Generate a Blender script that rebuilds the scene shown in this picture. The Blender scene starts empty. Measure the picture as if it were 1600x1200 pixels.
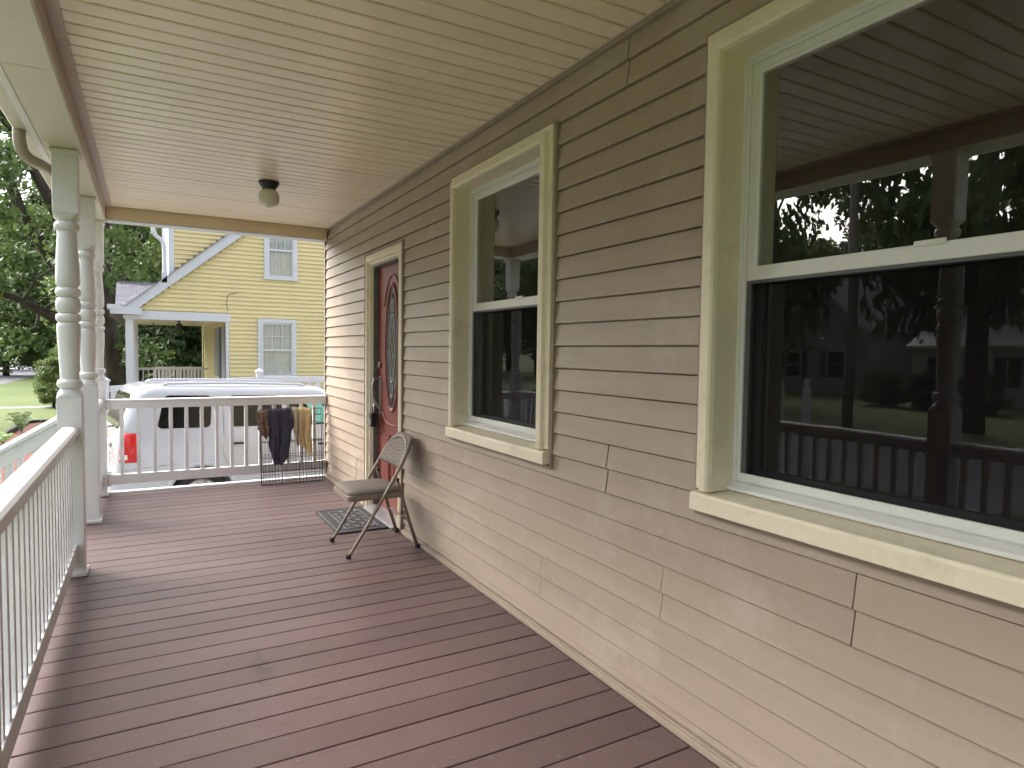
import bpy, bmesh, math, random
import numpy as np
from mathutils import Vector, Matrix
R_ = math.radians
sc = bpy.context.scene
col = sc.collection
random.seed(7)

# ------------------------------------------------------------------ camera
CAM_H = 1.38
cd = bpy.data.cameras.new('camera'); cam = bpy.data.objects.new('camera', cd); col.objects.link(cam)
sc.camera = cam
cd.sensor_width = 36.0; cd.lens = 22.80; cd.clip_start = 0.05; cd.clip_end = 1500
yaw, pitch, roll = 0.510927, 0.0489386, 0.0136437
fw = Vector((math.sin(yaw)*math.cos(pitch), math.cos(yaw)*math.cos(pitch), -math.sin(pitch)))
rt = Vector((math.cos(yaw), -math.sin(yaw), 0)); up = rt.cross(fw)
r2 = math.cos(roll)*rt + math.sin(roll)*up; u2 = -math.sin(roll)*rt + math.cos(roll)*up
cam.matrix_world = Matrix(((r2.x, u2.x, -fw.x, 0), (r2.y, u2.y, -fw.y, 0), (r2.z, u2.z, -fw.z, CAM_H), (0, 0, 0, 1)))

# ------------------------------------------------------------------ sky, sun, exposure (overcast day)
SUN_AZ, SUN_EL = R_(-50), R_(42)      # azimuth from +y towards +x
w = bpy.data.worlds.new('World'); sc.world = w; w.use_nodes = True
nt = w.node_tree; nt.nodes.clear()
sky = nt.nodes.new('ShaderNodeTexSky'); sky.sky_type = 'NISHITA'; sky.sun_disc = False
sky.sun_elevation = SUN_EL; sky.sun_rotation = SUN_AZ
sky.air_density = 1.0; sky.dust_density = 6.0; sky.ozone_density = 1.0
hs = nt.nodes.new('ShaderNodeHueSaturation'); hs.inputs['Saturation'].default_value = 0.45
bg = nt.nodes.new('ShaderNodeBackground'); bg.inputs['Strength'].default_value = 0.15
wo = nt.nodes.new('ShaderNodeOutputWorld')
nt.links.new(sky.outputs[0], hs.inputs['Color']); nt.links.new(hs.outputs[0], bg.inputs['Color']); nt.links.new(bg.outputs[0], wo.inputs['Surface'])
sd = bpy.data.lights.new('sun', 'SUN'); sd.energy = 0.5; sd.angle = R_(38); sd.color = (1.0, 0.98, 0.95)
sun = bpy.data.objects.new('sun', sd); col.objects.link(sun)
sdir = Vector((math.sin(SUN_AZ)*math.cos(SUN_EL), math.cos(SUN_AZ)*math.cos(SUN_EL), math.sin(SUN_EL)))
sun.rotation_euler = sdir.to_track_quat('Z', 'Y').to_euler(); sun.location = sdir*50
sc.view_settings.view_transform = 'Standard'; sc.view_settings.look = 'None'
sc.view_settings.exposure = 2.2; sc.view_settings.gamma = 1.0; sc.view_settings.use_curve_mapping = False
sc.cycles.max_bounces = 10; sc.cycles.diffuse_bounces = 6; sc.cycles.glossy_bounces = 5
sc.cycles.transparent_max_bounces = 24; sc.cycles.caustics_reflective = False; sc.cycles.caustics_refractive = False

# ------------------------------------------------------------------ materials
def newmat(name):
    m = bpy.data.materials.new(name); m.use_nodes = True
    n = m.node_tree.nodes; n.clear()
    out = n.new('ShaderNodeOutputMaterial'); b = n.new('ShaderNodeBsdfPrincipled')
    m.node_tree.links.new(b.outputs[0], out.inputs[0])
    return m, m.node_tree, b, out
def noise(nt, scale, detail=4, rough=0.6, stretch=None, world=True):
    n = nt.nodes; geo = n.new('ShaderNodeNewGeometry') if world else n.new('ShaderNodeTexCoord')
    src = geo.outputs['Position'] if world else geo.outputs['Object']
    mp = n.new('ShaderNodeMapping'); nt.links.new(src, mp.inputs['Vector'])
    if stretch: mp.inputs['Scale'].default_value = stretch
    t = n.new('ShaderNodeTexNoise'); t.inputs['Scale'].default_value = scale
    t.inputs['Detail'].default_value = detail; t.inputs['Roughness'].default_value = rough
    nt.links.new(mp.outputs[0], t.inputs['Vector'])
    return t
def ramp(nt, src, p0, p1, c0=(0, 0, 0, 1), c1=(1, 1, 1, 1)):
    r = nt.nodes.new('ShaderNodeValToRGB'); e = r.color_ramp.elements
    e[0].position = p0; e[1].position = p1; e[0].color = c0; e[1].color = c1
    nt.links.new(src, r.inputs[0]); return r
def mix(nt, fac, a, b, mode='MIX'):
    m = nt.nodes.new('ShaderNodeMix'); m.data_type = 'RGBA'; m.blend_type = mode
    for s, v in ((0, fac), (6, a), (7, b)):
        if hasattr(v, 'is_output') or isinstance(v, bpy.types.NodeSocket): nt.links.new(v, m.inputs[s])
        else: m.inputs[s].default_value = v if s == 0 else (*v[:3], 1)
    return m.outputs[2]
def bump(nt, b, src, strength, dist=0.002):
    bp = nt.nodes.new('ShaderNodeBump'); bp.inputs['Strength'].default_value = strength; bp.inputs['Distance'].default_value = dist
    nt.links.new(src, bp.inputs['Height']); nt.links.new(bp.outputs[0], b.inputs['Normal'])
def simple(name, c, rough=0.6, var=0.12, scale=6, metal=0.0, bmp=0.0, bscale=80, stretch=None, dirt=None, dirt_amt=0.35, dscale=3, rnd=0.0, spec=0.5):
    m, nt, b, o = newmat(name)
    t = noise(nt, scale, 5, 0.6, stretch)
    lo = tuple(x*(1-var) for x in c); hi = tuple(min(1, x*(1+var)) for x in c)
    colr = mix(nt, ramp(nt, t.outputs[0], 0.3, 0.7).outputs[0], lo, hi)
    if dirt:
        d = noise(nt, dscale, 8, 0.7)
        r = ramp(nt, d.outputs[0], 0.52, 0.75, c1=(dirt_amt,)*3+(1,))
        colr = mix(nt, r.outputs[0], colr, dirt)
    if rnd:
        oi = nt.nodes.new('ShaderNodeObjectInfo')
        mr = nt.nodes.new('ShaderNodeMapRange'); mr.inputs[3].default_value = 1-rnd; mr.inputs[4].default_value = 1+rnd
        nt.links.new(oi.outputs['Random'], mr.inputs[0])
        h = nt.nodes.new('ShaderNodeHueSaturation'); nt.links.new(mr.outputs[0], h.inputs['Value']); nt.links.new(colr, h.inputs['Color'])
        colr = h.outputs[0]
    nt.links.new(colr, b.inputs['Base Color'])
    b.inputs['Roughness'].default_value = rough; b.inputs['Metallic'].default_value = metal
    b.inputs['Specular IOR Level'].default_value = spec
    if bmp:
        t2 = noise(nt, bscale, 4, 0.6, stretch); bump(nt, b, t2.outputs[0], bmp)
    return m
M = {}
M['siding'] = simple('vinyl_siding', (0.392, 0.315, 0.245), 0.45, 0.07, 5, bmp=0.35, bscale=60, stretch=(1, 0.12, 2.2), dirt=(0.52, 0.45, 0.385), dirt_amt=0.6, dscale=2.6, rnd=0.04)
M['siding_trim'] = simple('siding_trim', (0.31, 0.25, 0.20), 0.45, 0.06, 4)
_nt = M['siding'].node_tree; _b = _nt.nodes['Principled BSDF']; _src = _b.inputs['Base Color'].links[0].from_socket
_v = _nt.nodes.new('ShaderNodeTexVoronoi'); _v.inputs['Scale'].default_value = 4.5; _g = _nt.nodes.new('ShaderNodeNewGeometry'); _nt.links.new(_g.outputs['Position'], _v.inputs['Vector'])
_c = mix(_nt, ramp(_nt, _v.outputs['Distance'], 0.014, 0.022, (0.8, 0.8, 0.8, 1), (0, 0, 0, 1)).outputs[0], _src, (0.07, 0.055, 0.045))
_s = noise(_nt, 1.1, 7, 0.75); _c = mix(_nt, ramp(_nt, _s.outputs[0], 0.55, 0.72, c1=(0.35, 0.35, 0.35, 1)).outputs[0], _c, (0.25, 0.20, 0.165)); _nt.links.new(_c, _b.inputs['Base Color'])
M['cream'] = simple('cream_paint', (0.82, 0.755, 0.585), 0.45, 0.05, 5, dirt=(0.38, 0.35, 0.22), dirt_amt=0.5, dscale=5, bmp=0.08, bscale=120)
M['vinyl_white'] = simple('white_vinyl', (0.74, 0.75, 0.73), 0.35, 0.03, 3, dirt=(0.45, 0.45, 0.42), dirt_amt=0.3, dscale=6)
M['rail_white'] = simple('railing_white', (0.76, 0.77, 0.79), 0.38, 0.03, 3, dirt=(0.5, 0.5, 0.48), dirt_amt=0.35, dscale=9)
M['post_white'] = simple('post_white', (0.71, 0.71, 0.71), 0.42, 0.04, 4, dirt=(0.5, 0.49, 0.45), dirt_amt=0.3, dscale=7)
M['ceiling'] = simple('ceiling_vinyl', (0.86, 0.765, 0.625), 0.28, 0.03, 3, dirt=(0.5, 0.43, 0.33), dirt_amt=0.25, dscale=1.8, rnd=0.02)
M['ceiling_trim'] = simple('ceiling_trim', (0.47, 0.39, 0.32), 0.45, 0.05, 3)
M['beam'] = simple('beam_cladding', (0.60, 0.56, 0.47), 0.4, 0.04, 2, dirt=(0.45, 0.42, 0.34), dirt_amt=0.3, dscale=3)
M['lintel'] = simple('lintel_cladding', (0.60, 0.50, 0.34), 0.45, 0.04, 3)
M['brown_gutter'] = simple('taupe_metal', (0.36, 0.30, 0.24), 0.4, 0.05, 5)
# deck boards: composite with grain, fading and stains
m, nt, b, o = newmat('composite_deck')
g = noise(nt, 9, 6, 0.65, (1.2, 14, 1)); g2 = noise(nt, 1.3, 4, 0.6); g3 = noise(nt, 30, 3, 0.5, (0.7, 9, 1))
c = mix(nt, ramp(nt, g.outputs[0], 0.3, 0.72).outputs[0], (0.088, 0.051, 0.049), (0.136, 0.087, 0.084))
c = mix(nt, ramp(nt, g2.outputs[0], 0.35, 0.7, c1=(0.45, 0.45, 0.45, 1)).outputs[0], c, (0.165, 0.112, 0.108))
st = noise(nt, 2.6, 9, 0.75, (1.6, 0.8, 1)); c = mix(nt, ramp(nt, st.outputs[0], 0.60, 0.78, c1=(0.55, 0.55, 0.55, 1)).outputs[0], c, (0.050, 0.031, 0.028))
fl = nt.nodes.new('ShaderNodeTexVoronoi'); fl.inputs['Scale'].default_value = 9; geo = nt.nodes.new('ShaderNodeNewGeometry'); nt.links.new(geo.outputs['Position'], fl.inputs['Vector'])
c = mix(nt, ramp(nt, fl.outputs['Distance'], 0.028, 0.040, (0.6, 0.6, 0.6, 1), (0, 0, 0, 1)).outputs[0], c, (0.42, 0.34, 0.30))
oi = nt.nodes.new('ShaderNodeObjectInfo'); mr = nt.nodes.new('ShaderNodeMapRange'); mr.inputs[3].default_value = 0.88; mr.inputs[4].default_value = 1.12
nt.links.new(oi.outputs['Random'], mr.inputs[0]); h = nt.nodes.new('ShaderNodeHueSaturation'); nt.links.new(mr.outputs[0], h.inputs['Value']); nt.links.new(c, h.inputs['Color'])
nt.links.new(h.outputs[0], b.inputs['Base Color']); b.inputs['Roughness'].default_value = 0.43; bump(nt, b, g3.outputs[0], 0.5, 0.0015); M['deck'] = m
# one old dark scuff on the planks, about 0.3 m long, and fine grit all over
lk = h.inputs['Color'].links[0].from_socket
sep = nt.nodes.new('ShaderNodeVectorMath'); sep.operation = 'SUBTRACT'; nt.links.new(geo.outputs['Position'], sep.inputs[0]); sep.inputs[1].default_value = (0.41, 2.93, 0)
mp_ = nt.nodes.new('ShaderNodeMapping'); mp_.inputs['Rotation'].default_value = (0, 0, R_(-8)); mp_.inputs['Scale'].default_value = (15, 3.4, 0); nt.links.new(sep.outputs[0], mp_.inputs['Vector'])
ln_ = nt.nodes.new('ShaderNodeVectorMath'); ln_.operation = 'LENGTH'; nt.links.new(mp_.outputs[0], ln_.inputs[0])
wob = noise(nt, 22, 5, 0.7); ad = nt.nodes.new('ShaderNodeMath'); ad.operation = 'MULTIPLY_ADD'; ad.inputs[1].default_value = 2.6; nt.links.new(wob.outputs[0], ad.inputs[0]); nt.links.new(ln_.outputs['Value'], ad.inputs[2])
c2 = mix(nt, ramp(nt, ad.outputs[0], 0.95, 1.0, (0, 0, 0, 1), (0, 0, 0, 1)).outputs[0], lk, (0.04, 0.03, 0.03))
mr2 = nt.nodes.new('ShaderNodeMapRange'); mr2.inputs[1].default_value = 1.5; mr2.inputs[2].default_value = 2.1; mr2.inputs[3].default_value = 0.6; mr2.inputs[4].default_value = 0.0; nt.links.new(ad.outputs[0], mr2.inputs[0])
c2 = mix(nt, mr2.outputs[0], lk, (0.045, 0.032, 0.031))
gr = noise(nt, 160, 3, 0.7); c2 = mix(nt, ramp(nt, gr.outputs[0], 0.45, 0.75, c1=(0.5, 0.5, 0.5, 1)).outputs[0], c2, (0.19, 0.145, 0.14))
nt.links.new(c2, h.inputs['Color'])
def emit_free_glass(name, tint=(1, 1, 1), ior=0.1, rough=0.0):
    m = bpy.data.materials.new(name); m.use_nodes = True; nt = m.node_tree; n = nt.nodes; n.clear()
    out = n.new('ShaderNodeOutputMaterial'); tr = n.new('ShaderNodeBsdfTransparent'); tr.inputs[0].default_value = (*tint, 1)
    gl = n.new('ShaderNodeBsdfGlossy'); gl.inputs['Roughness'].default_value = rough
    fr = n.new('ShaderNodeLayerWeight'); fr.inputs['Blend'].default_value = 0.5
    pw = n.new('ShaderNodeMath'); pw.operation = 'POWER'; pw.inputs[1].default_value = 4.0; nt.links.new(fr.outputs['Facing'], pw.inputs[0])
    ma = n.new('ShaderNodeMath'); ma.operation = 'MULTIPLY_ADD'; ma.inputs[1].default_value = 0.85; ma.inputs[2].default_value = ior; ma.use_clamp = True; nt.links.new(pw.outputs[0], ma.inputs[0])
    mx = n.new('ShaderNodeMixShader'); nt.links.new(ma.outputs[0], mx.inputs[0]); nt.links.new(tr.outputs[0], mx.inputs[1]); nt.links.new(gl.outputs[0], mx.inputs[2])
    rp = noise(nt, 2.2, 2, 0.4); bp = n.new('ShaderNodeBump'); bp.inputs['Strength'].default_value = 0.12; bp.inputs['Distance'].default_value = 0.005
    nt.links.new(rp.outputs[0], bp.inputs['Height']); nt.links.new(bp.outputs[0], gl.inputs['Normal'])
    du = n.new('ShaderNodeBsdfDiffuse'); du.inputs[0].default_value = (0.5, 0.48, 0.44, 1)
    dn = noise(nt, 3.5, 8, 0.75, (1, 1, 0.5)); dr = ramp(nt, dn.outputs[0], 0.42, 0.8, (0.006, 0.006, 0.006, 1), (0.07, 0.07, 0.07, 1))
    m2 = n.new('ShaderNodeMixShader'); nt.links.new(dr.outputs[0], m2.inputs[0]); nt.links.new(mx.outputs[0], m2.inputs[1]); nt.links.new(du.outputs[0], m2.inputs[2]); nt.links.new(m2.outputs[0], out.inputs[0])
    return m
M['glass'] = emit_free_glass('window_glass', (0.75, 0.78, 0.76), 0.17)
M['house_glass'] = emit_free_glass('far_window_glass', (0.8, 0.85, 0.85), 0.10)
# insect screen: fine dark mesh that lets about half the light by
m = bpy.data.materials.new('insect_screen'); m.use_nodes = True; nt = m.node_tree; n = nt.nodes; n.clear()
out = n.new('ShaderNodeOutputMaterial'); tr = n.new('ShaderNodeBsdfTransparent'); df = n.new('ShaderNodeBsdfDiffuse'); df.inputs[0].default_value = (0.012, 0.011, 0.013, 1)
mx = n.new('ShaderNodeMixShader')
geo = n.new('ShaderNodeNewGeometry'); wv = n.new('ShaderNodeTexWave'); wv.bands_direction = 'Y'; wv.inputs['Scale'].default_value = 55; wv.inputs['Distortion'].default_value = 0.6
wv2 = n.new('ShaderNodeTexWave'); wv2.bands_direction = 'Z'; wv2.inputs['Scale'].default_value = 55; wv2.inputs['Distortion'].default_value = 0.6
nt.links.new(geo.outputs['Position'], wv.inputs[0]); nt.links.new(geo.outputs['Position'], wv2.inputs[0])
mu = n.new('ShaderNodeMath'); mu.operation = 'ADD'; nt.links.new(wv.outputs[1], mu.inputs[0]); nt.links.new(wv2.outputs[1], mu.inputs[1])
mr = n.new('ShaderNodeMapRange'); mr.inputs[2].default_value = 2.0; mr.inputs[3].default_value = 0.40; mr.inputs[4].default_value = 0.60
nt.links.new(mu.outputs[0], mr.inputs[0]); nt.links.new(mr.outputs[0], mx.inputs[0])
nt.links.new(tr.outputs[0], mx.inputs[1]); nt.links.new(df.outputs[0], mx.inputs[2]); nt.links.new(mx.outputs[0], out.inputs[0]); M['screen'] = m
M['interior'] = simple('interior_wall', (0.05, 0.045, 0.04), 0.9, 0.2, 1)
M['curtain'] = simple('curtain_cloth', (0.62, 0.60, 0.56), 0.8, 0.08, 4)
M['dark_frame'] = simple('screen_frame', (0.10, 0.10, 0.105), 0.5, 0.1, 5)
M['door_red'] = simple('door_red', (0.195, 0.042, 0.030), 0.42, 0.15, 5, bmp=0.2, bscale=30, stretch=(1, 6, 0.4))
M['brass'] = simple('satin_nickel', (0.45, 0.43, 0.40), 0.32, 0.1, 10, metal=1.0)
M['screw'] = simple('screw_head', (0.22, 0.18, 0.17), 0.5, 0.3, 30, metal=0.3)
M['black'] = simple('black_metal', (0.012, 0.012, 0.013), 0.4, 0.2, 10)
M['rubber'] = simple('black_rubber', (0.028, 0.029, 0.032), 0.7, 0.2, 14, bmp=0.3, bscale=200)
M['rubber_worn'] = simple('worn_rubber', (0.15, 0.15, 0.15), 0.75, 0.25, 20)
M['chair_metal'] = simple('chair_beige_metal', (0.235, 0.190, 0.150), 0.38, 0.06, 8, metal=0.15)
M['globe'] = simple('lamp_glass', (0.62, 0.60, 0.50), 0.3, 0.04, 10)
m, nt, b, o = newmat('chair_fabric')
wv = nt.nodes.new('ShaderNodeTexWave'); wv.inputs['Scale'].default_value = 28; wv.inputs['Distortion'].default_value = 5; wv.inputs['Detail'].default_value = 3
tc = nt.nodes.new('ShaderNodeTexCoord'); nt.links.new(tc.outputs['Object'], wv.inputs[0])
t = noise(nt, 150, 3, 0.6)
c = mix(nt, wv.outputs[0], (0.135, 0.110, 0.092), (0.235, 0.200, 0.172)); c = mix(nt, ramp(nt, t.outputs[0], 0.35, 0.65, c1=(0.5, 0.5, 0.5, 1)).outputs[0], c, (0.27, 0.235, 0.21))
nt.links.new(c, b.inputs['Base Color']); b.inputs['Roughness'].default_value = 0.9; bump(nt, b, t.outputs[0], 0.5, 0.001); M['chair_fabric'] = m
M['leaded'] = emit_free_glass('bevelled_glass', (0.55, 0.6, 0.6), 0.25, 0.12)
M['came'] = simple('lead_came', (0.30, 0.31, 0.31), 0.3, 0.1, 20, metal=0.8)
M['navy'] = simple('navy_cloth', (0.045, 0.046, 0.068), 0.95, 0.3, 25, bmp=0.5, bscale=160)
M['beige_cloth'] = simple('beige_cloth', (0.42, 0.37, 0.29), 0.95, 0.15, 25, bmp=0.5, bscale=160)
M['yellow_cloth'] = simple('straw_cloth', (0.56, 0.45, 0.25), 0.95, 0.15, 25, bmp=0.5, bscale=160)
M['brown_cloth'] = simple('brown_leather', (0.155, 0.095, 0.065), 0.7, 0.3, 20, bmp=0.3, bscale=90)
M['wire'] = simple('crate_wire', (0.075, 0.058, 0.05), 0.45, 0.2, 30, metal=0.5)
M['car_white'] = simple('white_car_paint', (0.45, 0.47, 0.52), 0.2, 0.02, 2); M['car_white'].node_tree.nodes['Principled BSDF'].inputs['Coat Weight'].default_value = 0.6
M['car_glass'] = simple('tinted_car_glass', (0.006, 0.007, 0.008), 0.04, 0.1, 3, spec=0.45)
M['teal_reflection'] = simple('teal_glass_reflection', (0.20, 0.55, 0.50), 0.25, 0.1, 3)  # even teal colour standing in for a reflection in the vehicle's front glass
M['grey_plastic'] = simple('grey_plastic', (0.30, 0.31, 0.32), 0.5, 0.1, 8)
M['silver'] = simple('silver_paint', (0.50, 0.51, 0.52), 0.28, 0.05, 5, metal=0.7)
M['lamp_red'] = simple('tail_lamp_red', (0.55, 0.012, 0.012), 0.12, 0.15, 25)
M['lamp_clear'] = simple('lamp_clear', (0.75, 0.70, 0.68), 0.1, 0.1, 20)
M['tyre'] = simple('tyre_rubber', (0.018, 0.018, 0.019), 0.8, 0.2, 20)
M['yellow_paint'] = simple('yellow_clapboard', (0.66, 0.56, 0.30), 0.55, 0.05, 1.5, bmp=0.1, bscale=40, dirt=(0.58, 0.49, 0.27), dirt_amt=0.4, dscale=0.8)
M['trim_white'] = simple('white_trim', (0.56, 0.58, 0.63), 0.45, 0.03, 3)
M['house_grey'] = simple('grey_house_siding', (0.40, 0.40, 0.39), 0.7, 0.08, 2)
M['house_pale'] = simple('pale_house_siding', (0.68, 0.68, 0.66), 0.7, 0.06, 2)
M['shutter'] = simple('blue_shutter', (0.04, 0.05, 0.12), 0.6, 0.1, 5)
M['concrete'] = simple('concrete', (0.34, 0.33, 0.31), 0.85, 0.15, 3, bmp=0.3, bscale=60)
M['asphalt'] = simple('asphalt', (0.215, 0.215, 0.235), 0.85, 0.2, 1.5, bmp=0.3, bscale=60, dirt=(0.15, 0.15, 0.16), dirt_amt=0.5, dscale=0.6)
M['mulch'] = simple('red_mulch', (0.155, 0.062, 0.042), 0.95, 0.45, 18, bmp=1.0, bscale=30)
M['edging'] = simple('black_edging', (0.03, 0.03, 0.03), 0.7, 0.2, 8)
M['bark'] = simple('bark', (0.062, 0.050, 0.041), 0.95, 0.45, 5, bmp=1.0, bscale=14, stretch=(1, 1, 0.25), dirt=(0.13, 0.13, 0.11), dirt_amt=0.6, dscale=3)
M['pole_wood'] = simple('pole_wood', (0.20, 0.165, 0.135), 0.9, 0.25, 4, stretch=(1, 1, 0.1))
# shingles
m, nt, b, o = newmat('grey_shingles')
geo = nt.nodes.new('ShaderNodeNewGeometry'); br = nt.nodes.new('ShaderNodeTexBrick'); br.inputs['Scale'].default_value = 3.2
br.inputs['Color1'].default_value = (0.16, 0.16, 0.19, 1); br.inputs['Color2'].default_value = (0.24, 0.235, 0.27, 1); br.inputs['Mortar'].default_value = (0.08, 0.08, 0.09, 1)
br.inputs['Mortar Size'].default_value = 0.012; nt.links.new(geo.outputs['Position'], br.inputs['Vector'])
nt.links.new(br.outputs['Color'], b.inputs['Base Color']); b.inputs['Roughness'].default_value = 0.9; M['shingle'] = m
def leafmat(name, dark, light, scale=0.5, trans=0.3):
    m, nt, b, o = newmat(name)
    t = noise(nt, scale, 3, 0.6); t2 = noise(nt, 9, 2, 0.5)
    c = mix(nt, ramp(nt, t.outputs[0], 0.35, 0.68).outputs[0], dark, light)
    c = mix(nt, ramp(nt, t2.outputs[0], 0.3, 0.7, c1=(0.45, 0.45, 0.45, 1)).outputs[0], c, tuple(x*1.7 for x in light))
    oi = nt.nodes.new('ShaderNodeObjectInfo'); mr = nt.nodes.new('ShaderNodeMapRange'); mr.inputs[3].default_value = 0.75; mr.inputs[4].default_value = 1.3
    nt.links.new(oi.outputs['Random'], mr.inputs[0]); h = nt.nodes.new('ShaderNodeHueSaturation'); nt.links.new(mr.outputs[0], h.inputs['Value']); nt.links.new(c, h.inputs['Color']); c = h.outputs[0]
    nt.links.new(c, b.inputs['Base Color']); b.inputs['Roughness'].default_value = 0.5
    tl = nt.nodes.new('ShaderNodeBsdfTranslucent'); nt.links.new(c, tl.inputs[0])
    mx = nt.nodes.new('ShaderNodeMixShader'); mx.inputs[0].default_value = trans
    nt.links.new(b.outputs[0], mx.inputs[1]); nt.links.new(tl.outputs[0], mx.inputs[2]); nt.links.new(mx.outputs[0], o.inputs[0])
    return m
M['leaf'] = leafmat('maple_leaf', (0.045, 0.078, 0.028), (0.115, 0.170, 0.050))
M['leaf_dark'] = leafmat('dark_leaf', (0.030, 0.054, 0.023), (0.078, 0.120, 0.045))
M['leaf_light'] = leafmat('light_leaf', (0.080, 0.120, 0.038), (0.165, 0.220, 0.065))
M['fern'] = leafmat('fern_leaf', (0.26, 0.36, 0.17), (0.38, 0.50, 0.26), 4)
m, nt, b, o = newmat('lawn')
t = noise(nt, 0.35, 5, 0.6); t2 = noise(nt, 14, 4, 0.7)
c = mix(nt, ramp(nt, t.outputs[0], 0.35, 0.65).outputs[0], (0.080, 0.125, 0.024), (0.130, 0.165, 0.038)); c = mix(nt, ramp(nt, t2.outputs[0], 0.35, 0.7, c1=(0.6, 0.6, 0.6, 1)).outputs[0], c, (0.055, 0.100, 0.016))
nt.links.new(c, b.inputs['Base Color']); b.inputs['Roughness'].default_value = 0.85; bump(nt, b, t2.outputs[0], 0.6, 0.03); M['lawn'] = m

# ------------------------------------------------------------------ mesh helpers
ORG = {}
class MB:
    def __init__(s): s.v = []; s.f = []
    def add(s, vs, fs):
        o = len(s.v); s.v += [tuple(p) for p in vs]; s.f += [tuple(i+o for i in q) for q in fs]; return s
    def box(s, x0, x1, y0, y1, z0, z1):
        return s.add([(x0,y0,z0),(x1,y0,z0),(x1,y1,z0),(x0,y1,z0),(x0,y0,z1),(x1,y0,z1),(x1,y1,z1),(x0,y1,z1)],
                     [(0,3,2,1),(4,5,6,7),(0,1,5,4),(1,2,6,5),(2,3,7,6),(3,0,4,7)])
    def prism(s, poly, axis, a0, a1):
        # poly in the two other axes (cyclic order), extruded along axis
        def P(p, a):
            if axis == 'x': return (a, p[0], p[1])
            if axis == 'y': return (p[0], a, p[1])
            return (p[0], p[1], a)
        n = len(poly); vs = [P(p, a0) for p in poly]+[P(p, a1) for p in poly]
        fs = [tuple(range(n)), tuple(range(2*n-1, n-1, -1))]+[(i, i+n, (i+1) % n+n, (i+1) % n) for i in range(n)]
        return s.add(vs, fs)
    def lathe(s, prof, c, n=20, squash=None):
        vs = []; m = len(prof)
        for r, z in prof:
            for k in range(n):
                a = 2*math.pi*k/n; vs.append((c[0]+r*math.cos(a), c[1]+r*math.sin(a), c[2]+z))
        fs = [(i*n+k, i*n+(k+1) % n, (i+1)*n+(k+1) % n, (i+1)*n+k) for i in range(m-1) for k in range(n)]
        fs += [tuple(range(n-1, -1, -1)), tuple((m-1)*n+k for k in range(n))]
        return s.add(vs, fs)
    def tube(s, pts, rad, n=8, caps=True):
        pts = [Vector(p) for p in pts]
        if not isinstance(rad, (list, tuple)): rad = [rad]*len(pts)
        t0 = (pts[1]-pts[0]).normalized(); ref = Vector((0, 0, 1)) if abs(t0.z) < 0.9 else Vector((1, 0, 0))
        nx = t0.cross(ref).normalized(); vs = []
        for i, p in enumerate(pts):
            t = ((pts[min(i+1, len(pts)-1)]-pts[max(i-1, 0)])).normalized()
            nx = (nx-t*nx.dot(t)).normalized(); ny = t.cross(nx)
            for k in range(n):
                a = 2*math.pi*k/n; vs.append(p+(nx*math.cos(a)+ny*math.sin(a))*rad[i])
        fs = [(i*n+k, i*n+(k+1) % n, (i+1)*n+(k+1) % n, (i+1)*n+k) for i in range(len(pts)-1) for k in range(n)]
        if caps: fs += [tuple(range(n-1, -1, -1)), tuple((len(pts)-1)*n+k for k in range(n))]
        return s.add(vs, fs)
    def grid(s, fn, nu, nv):
        vs = [fn(i/nu, j/nv) for j in range(nv+1) for i in range(nu+1)]
        fs = [(j*(nu+1)+i, j*(nu+1)+i+1, (j+1)*(nu+1)+i+1, (j+1)*(nu+1)+i) for j in range(nv) for i in range(nu)]
        return s.add(vs, fs)
    def mesh(s, name, mat, org=(0, 0, 0), smooth=False, fix=True):
        me = bpy.data.meshes.new(name)
        me.from_pydata([(a-org[0], b-org[1], c-org[2]) for a, b, c in s.v], [], s.f)
        if fix:
            bm = bmesh.new(); bm.from_mesh(me); bmesh.ops.recalc_face_normals(bm, faces=bm.faces); bm.to_mesh(me); bm.free()
        if smooth: me.polygons.foreach_set('use_smooth', [True]*len(me.polygons))
        me.materials.append(M[mat]); return me
    def build(s, name, mat, parent=None, bevel=0, smooth=False, solid=0, angle=None, sub=0):
        org = ORG.get(parent.name, (0, 0, 0)) if parent else (0, 0, 0)
        o = bpy.data.objects.new(name, s.mesh(name, mat, org, smooth)); col.objects.link(o)
        if parent: o.parent = parent; ORG[o.name] = org
        if solid: md = o.modifiers.new('solid', 'SOLIDIFY'); md.thickness = solid; md.offset = 0
        if sub: md = o.modifiers.new('sub', 'SUBSURF'); md.levels = sub; md.render_levels = sub
        if bevel: bev(o, bevel)
        if angle: sbang(o, angle)
        return o
def bev(o, wdt, seg=2):
    md = o.modifiers.new('bevel', 'BEVEL'); md.width = wdt; md.segments = seg; md.limit_method = 'ANGLE'; md.angle_limit = R_(35)
def sbang(o, deg):
    me = o.data; bm = bmesh.new(); bm.from_mesh(me)
    for f in bm.faces: f.smooth = True
    for e in bm.edges:
        if len(e.link_faces) == 2 and e.calc_face_angle(0) > R_(deg): e.smooth = False
    bm.to_mesh(me); bm.free()
def tag(o, label=None, cat=None, group=None, kind=None):
    for k, v in (('label', label), ('category', cat), ('group', group), ('kind', kind)):
        if v: o[k] = v
    return o
def thing(name, loc, label, cat, group=None):
    o = bpy.data.objects.new(name, None); col.objects.link(o); o.location = loc; o.empty_display_size = 0.1
    ORG[o.name] = tuple(loc); return tag(o, label, cat, group)
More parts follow.
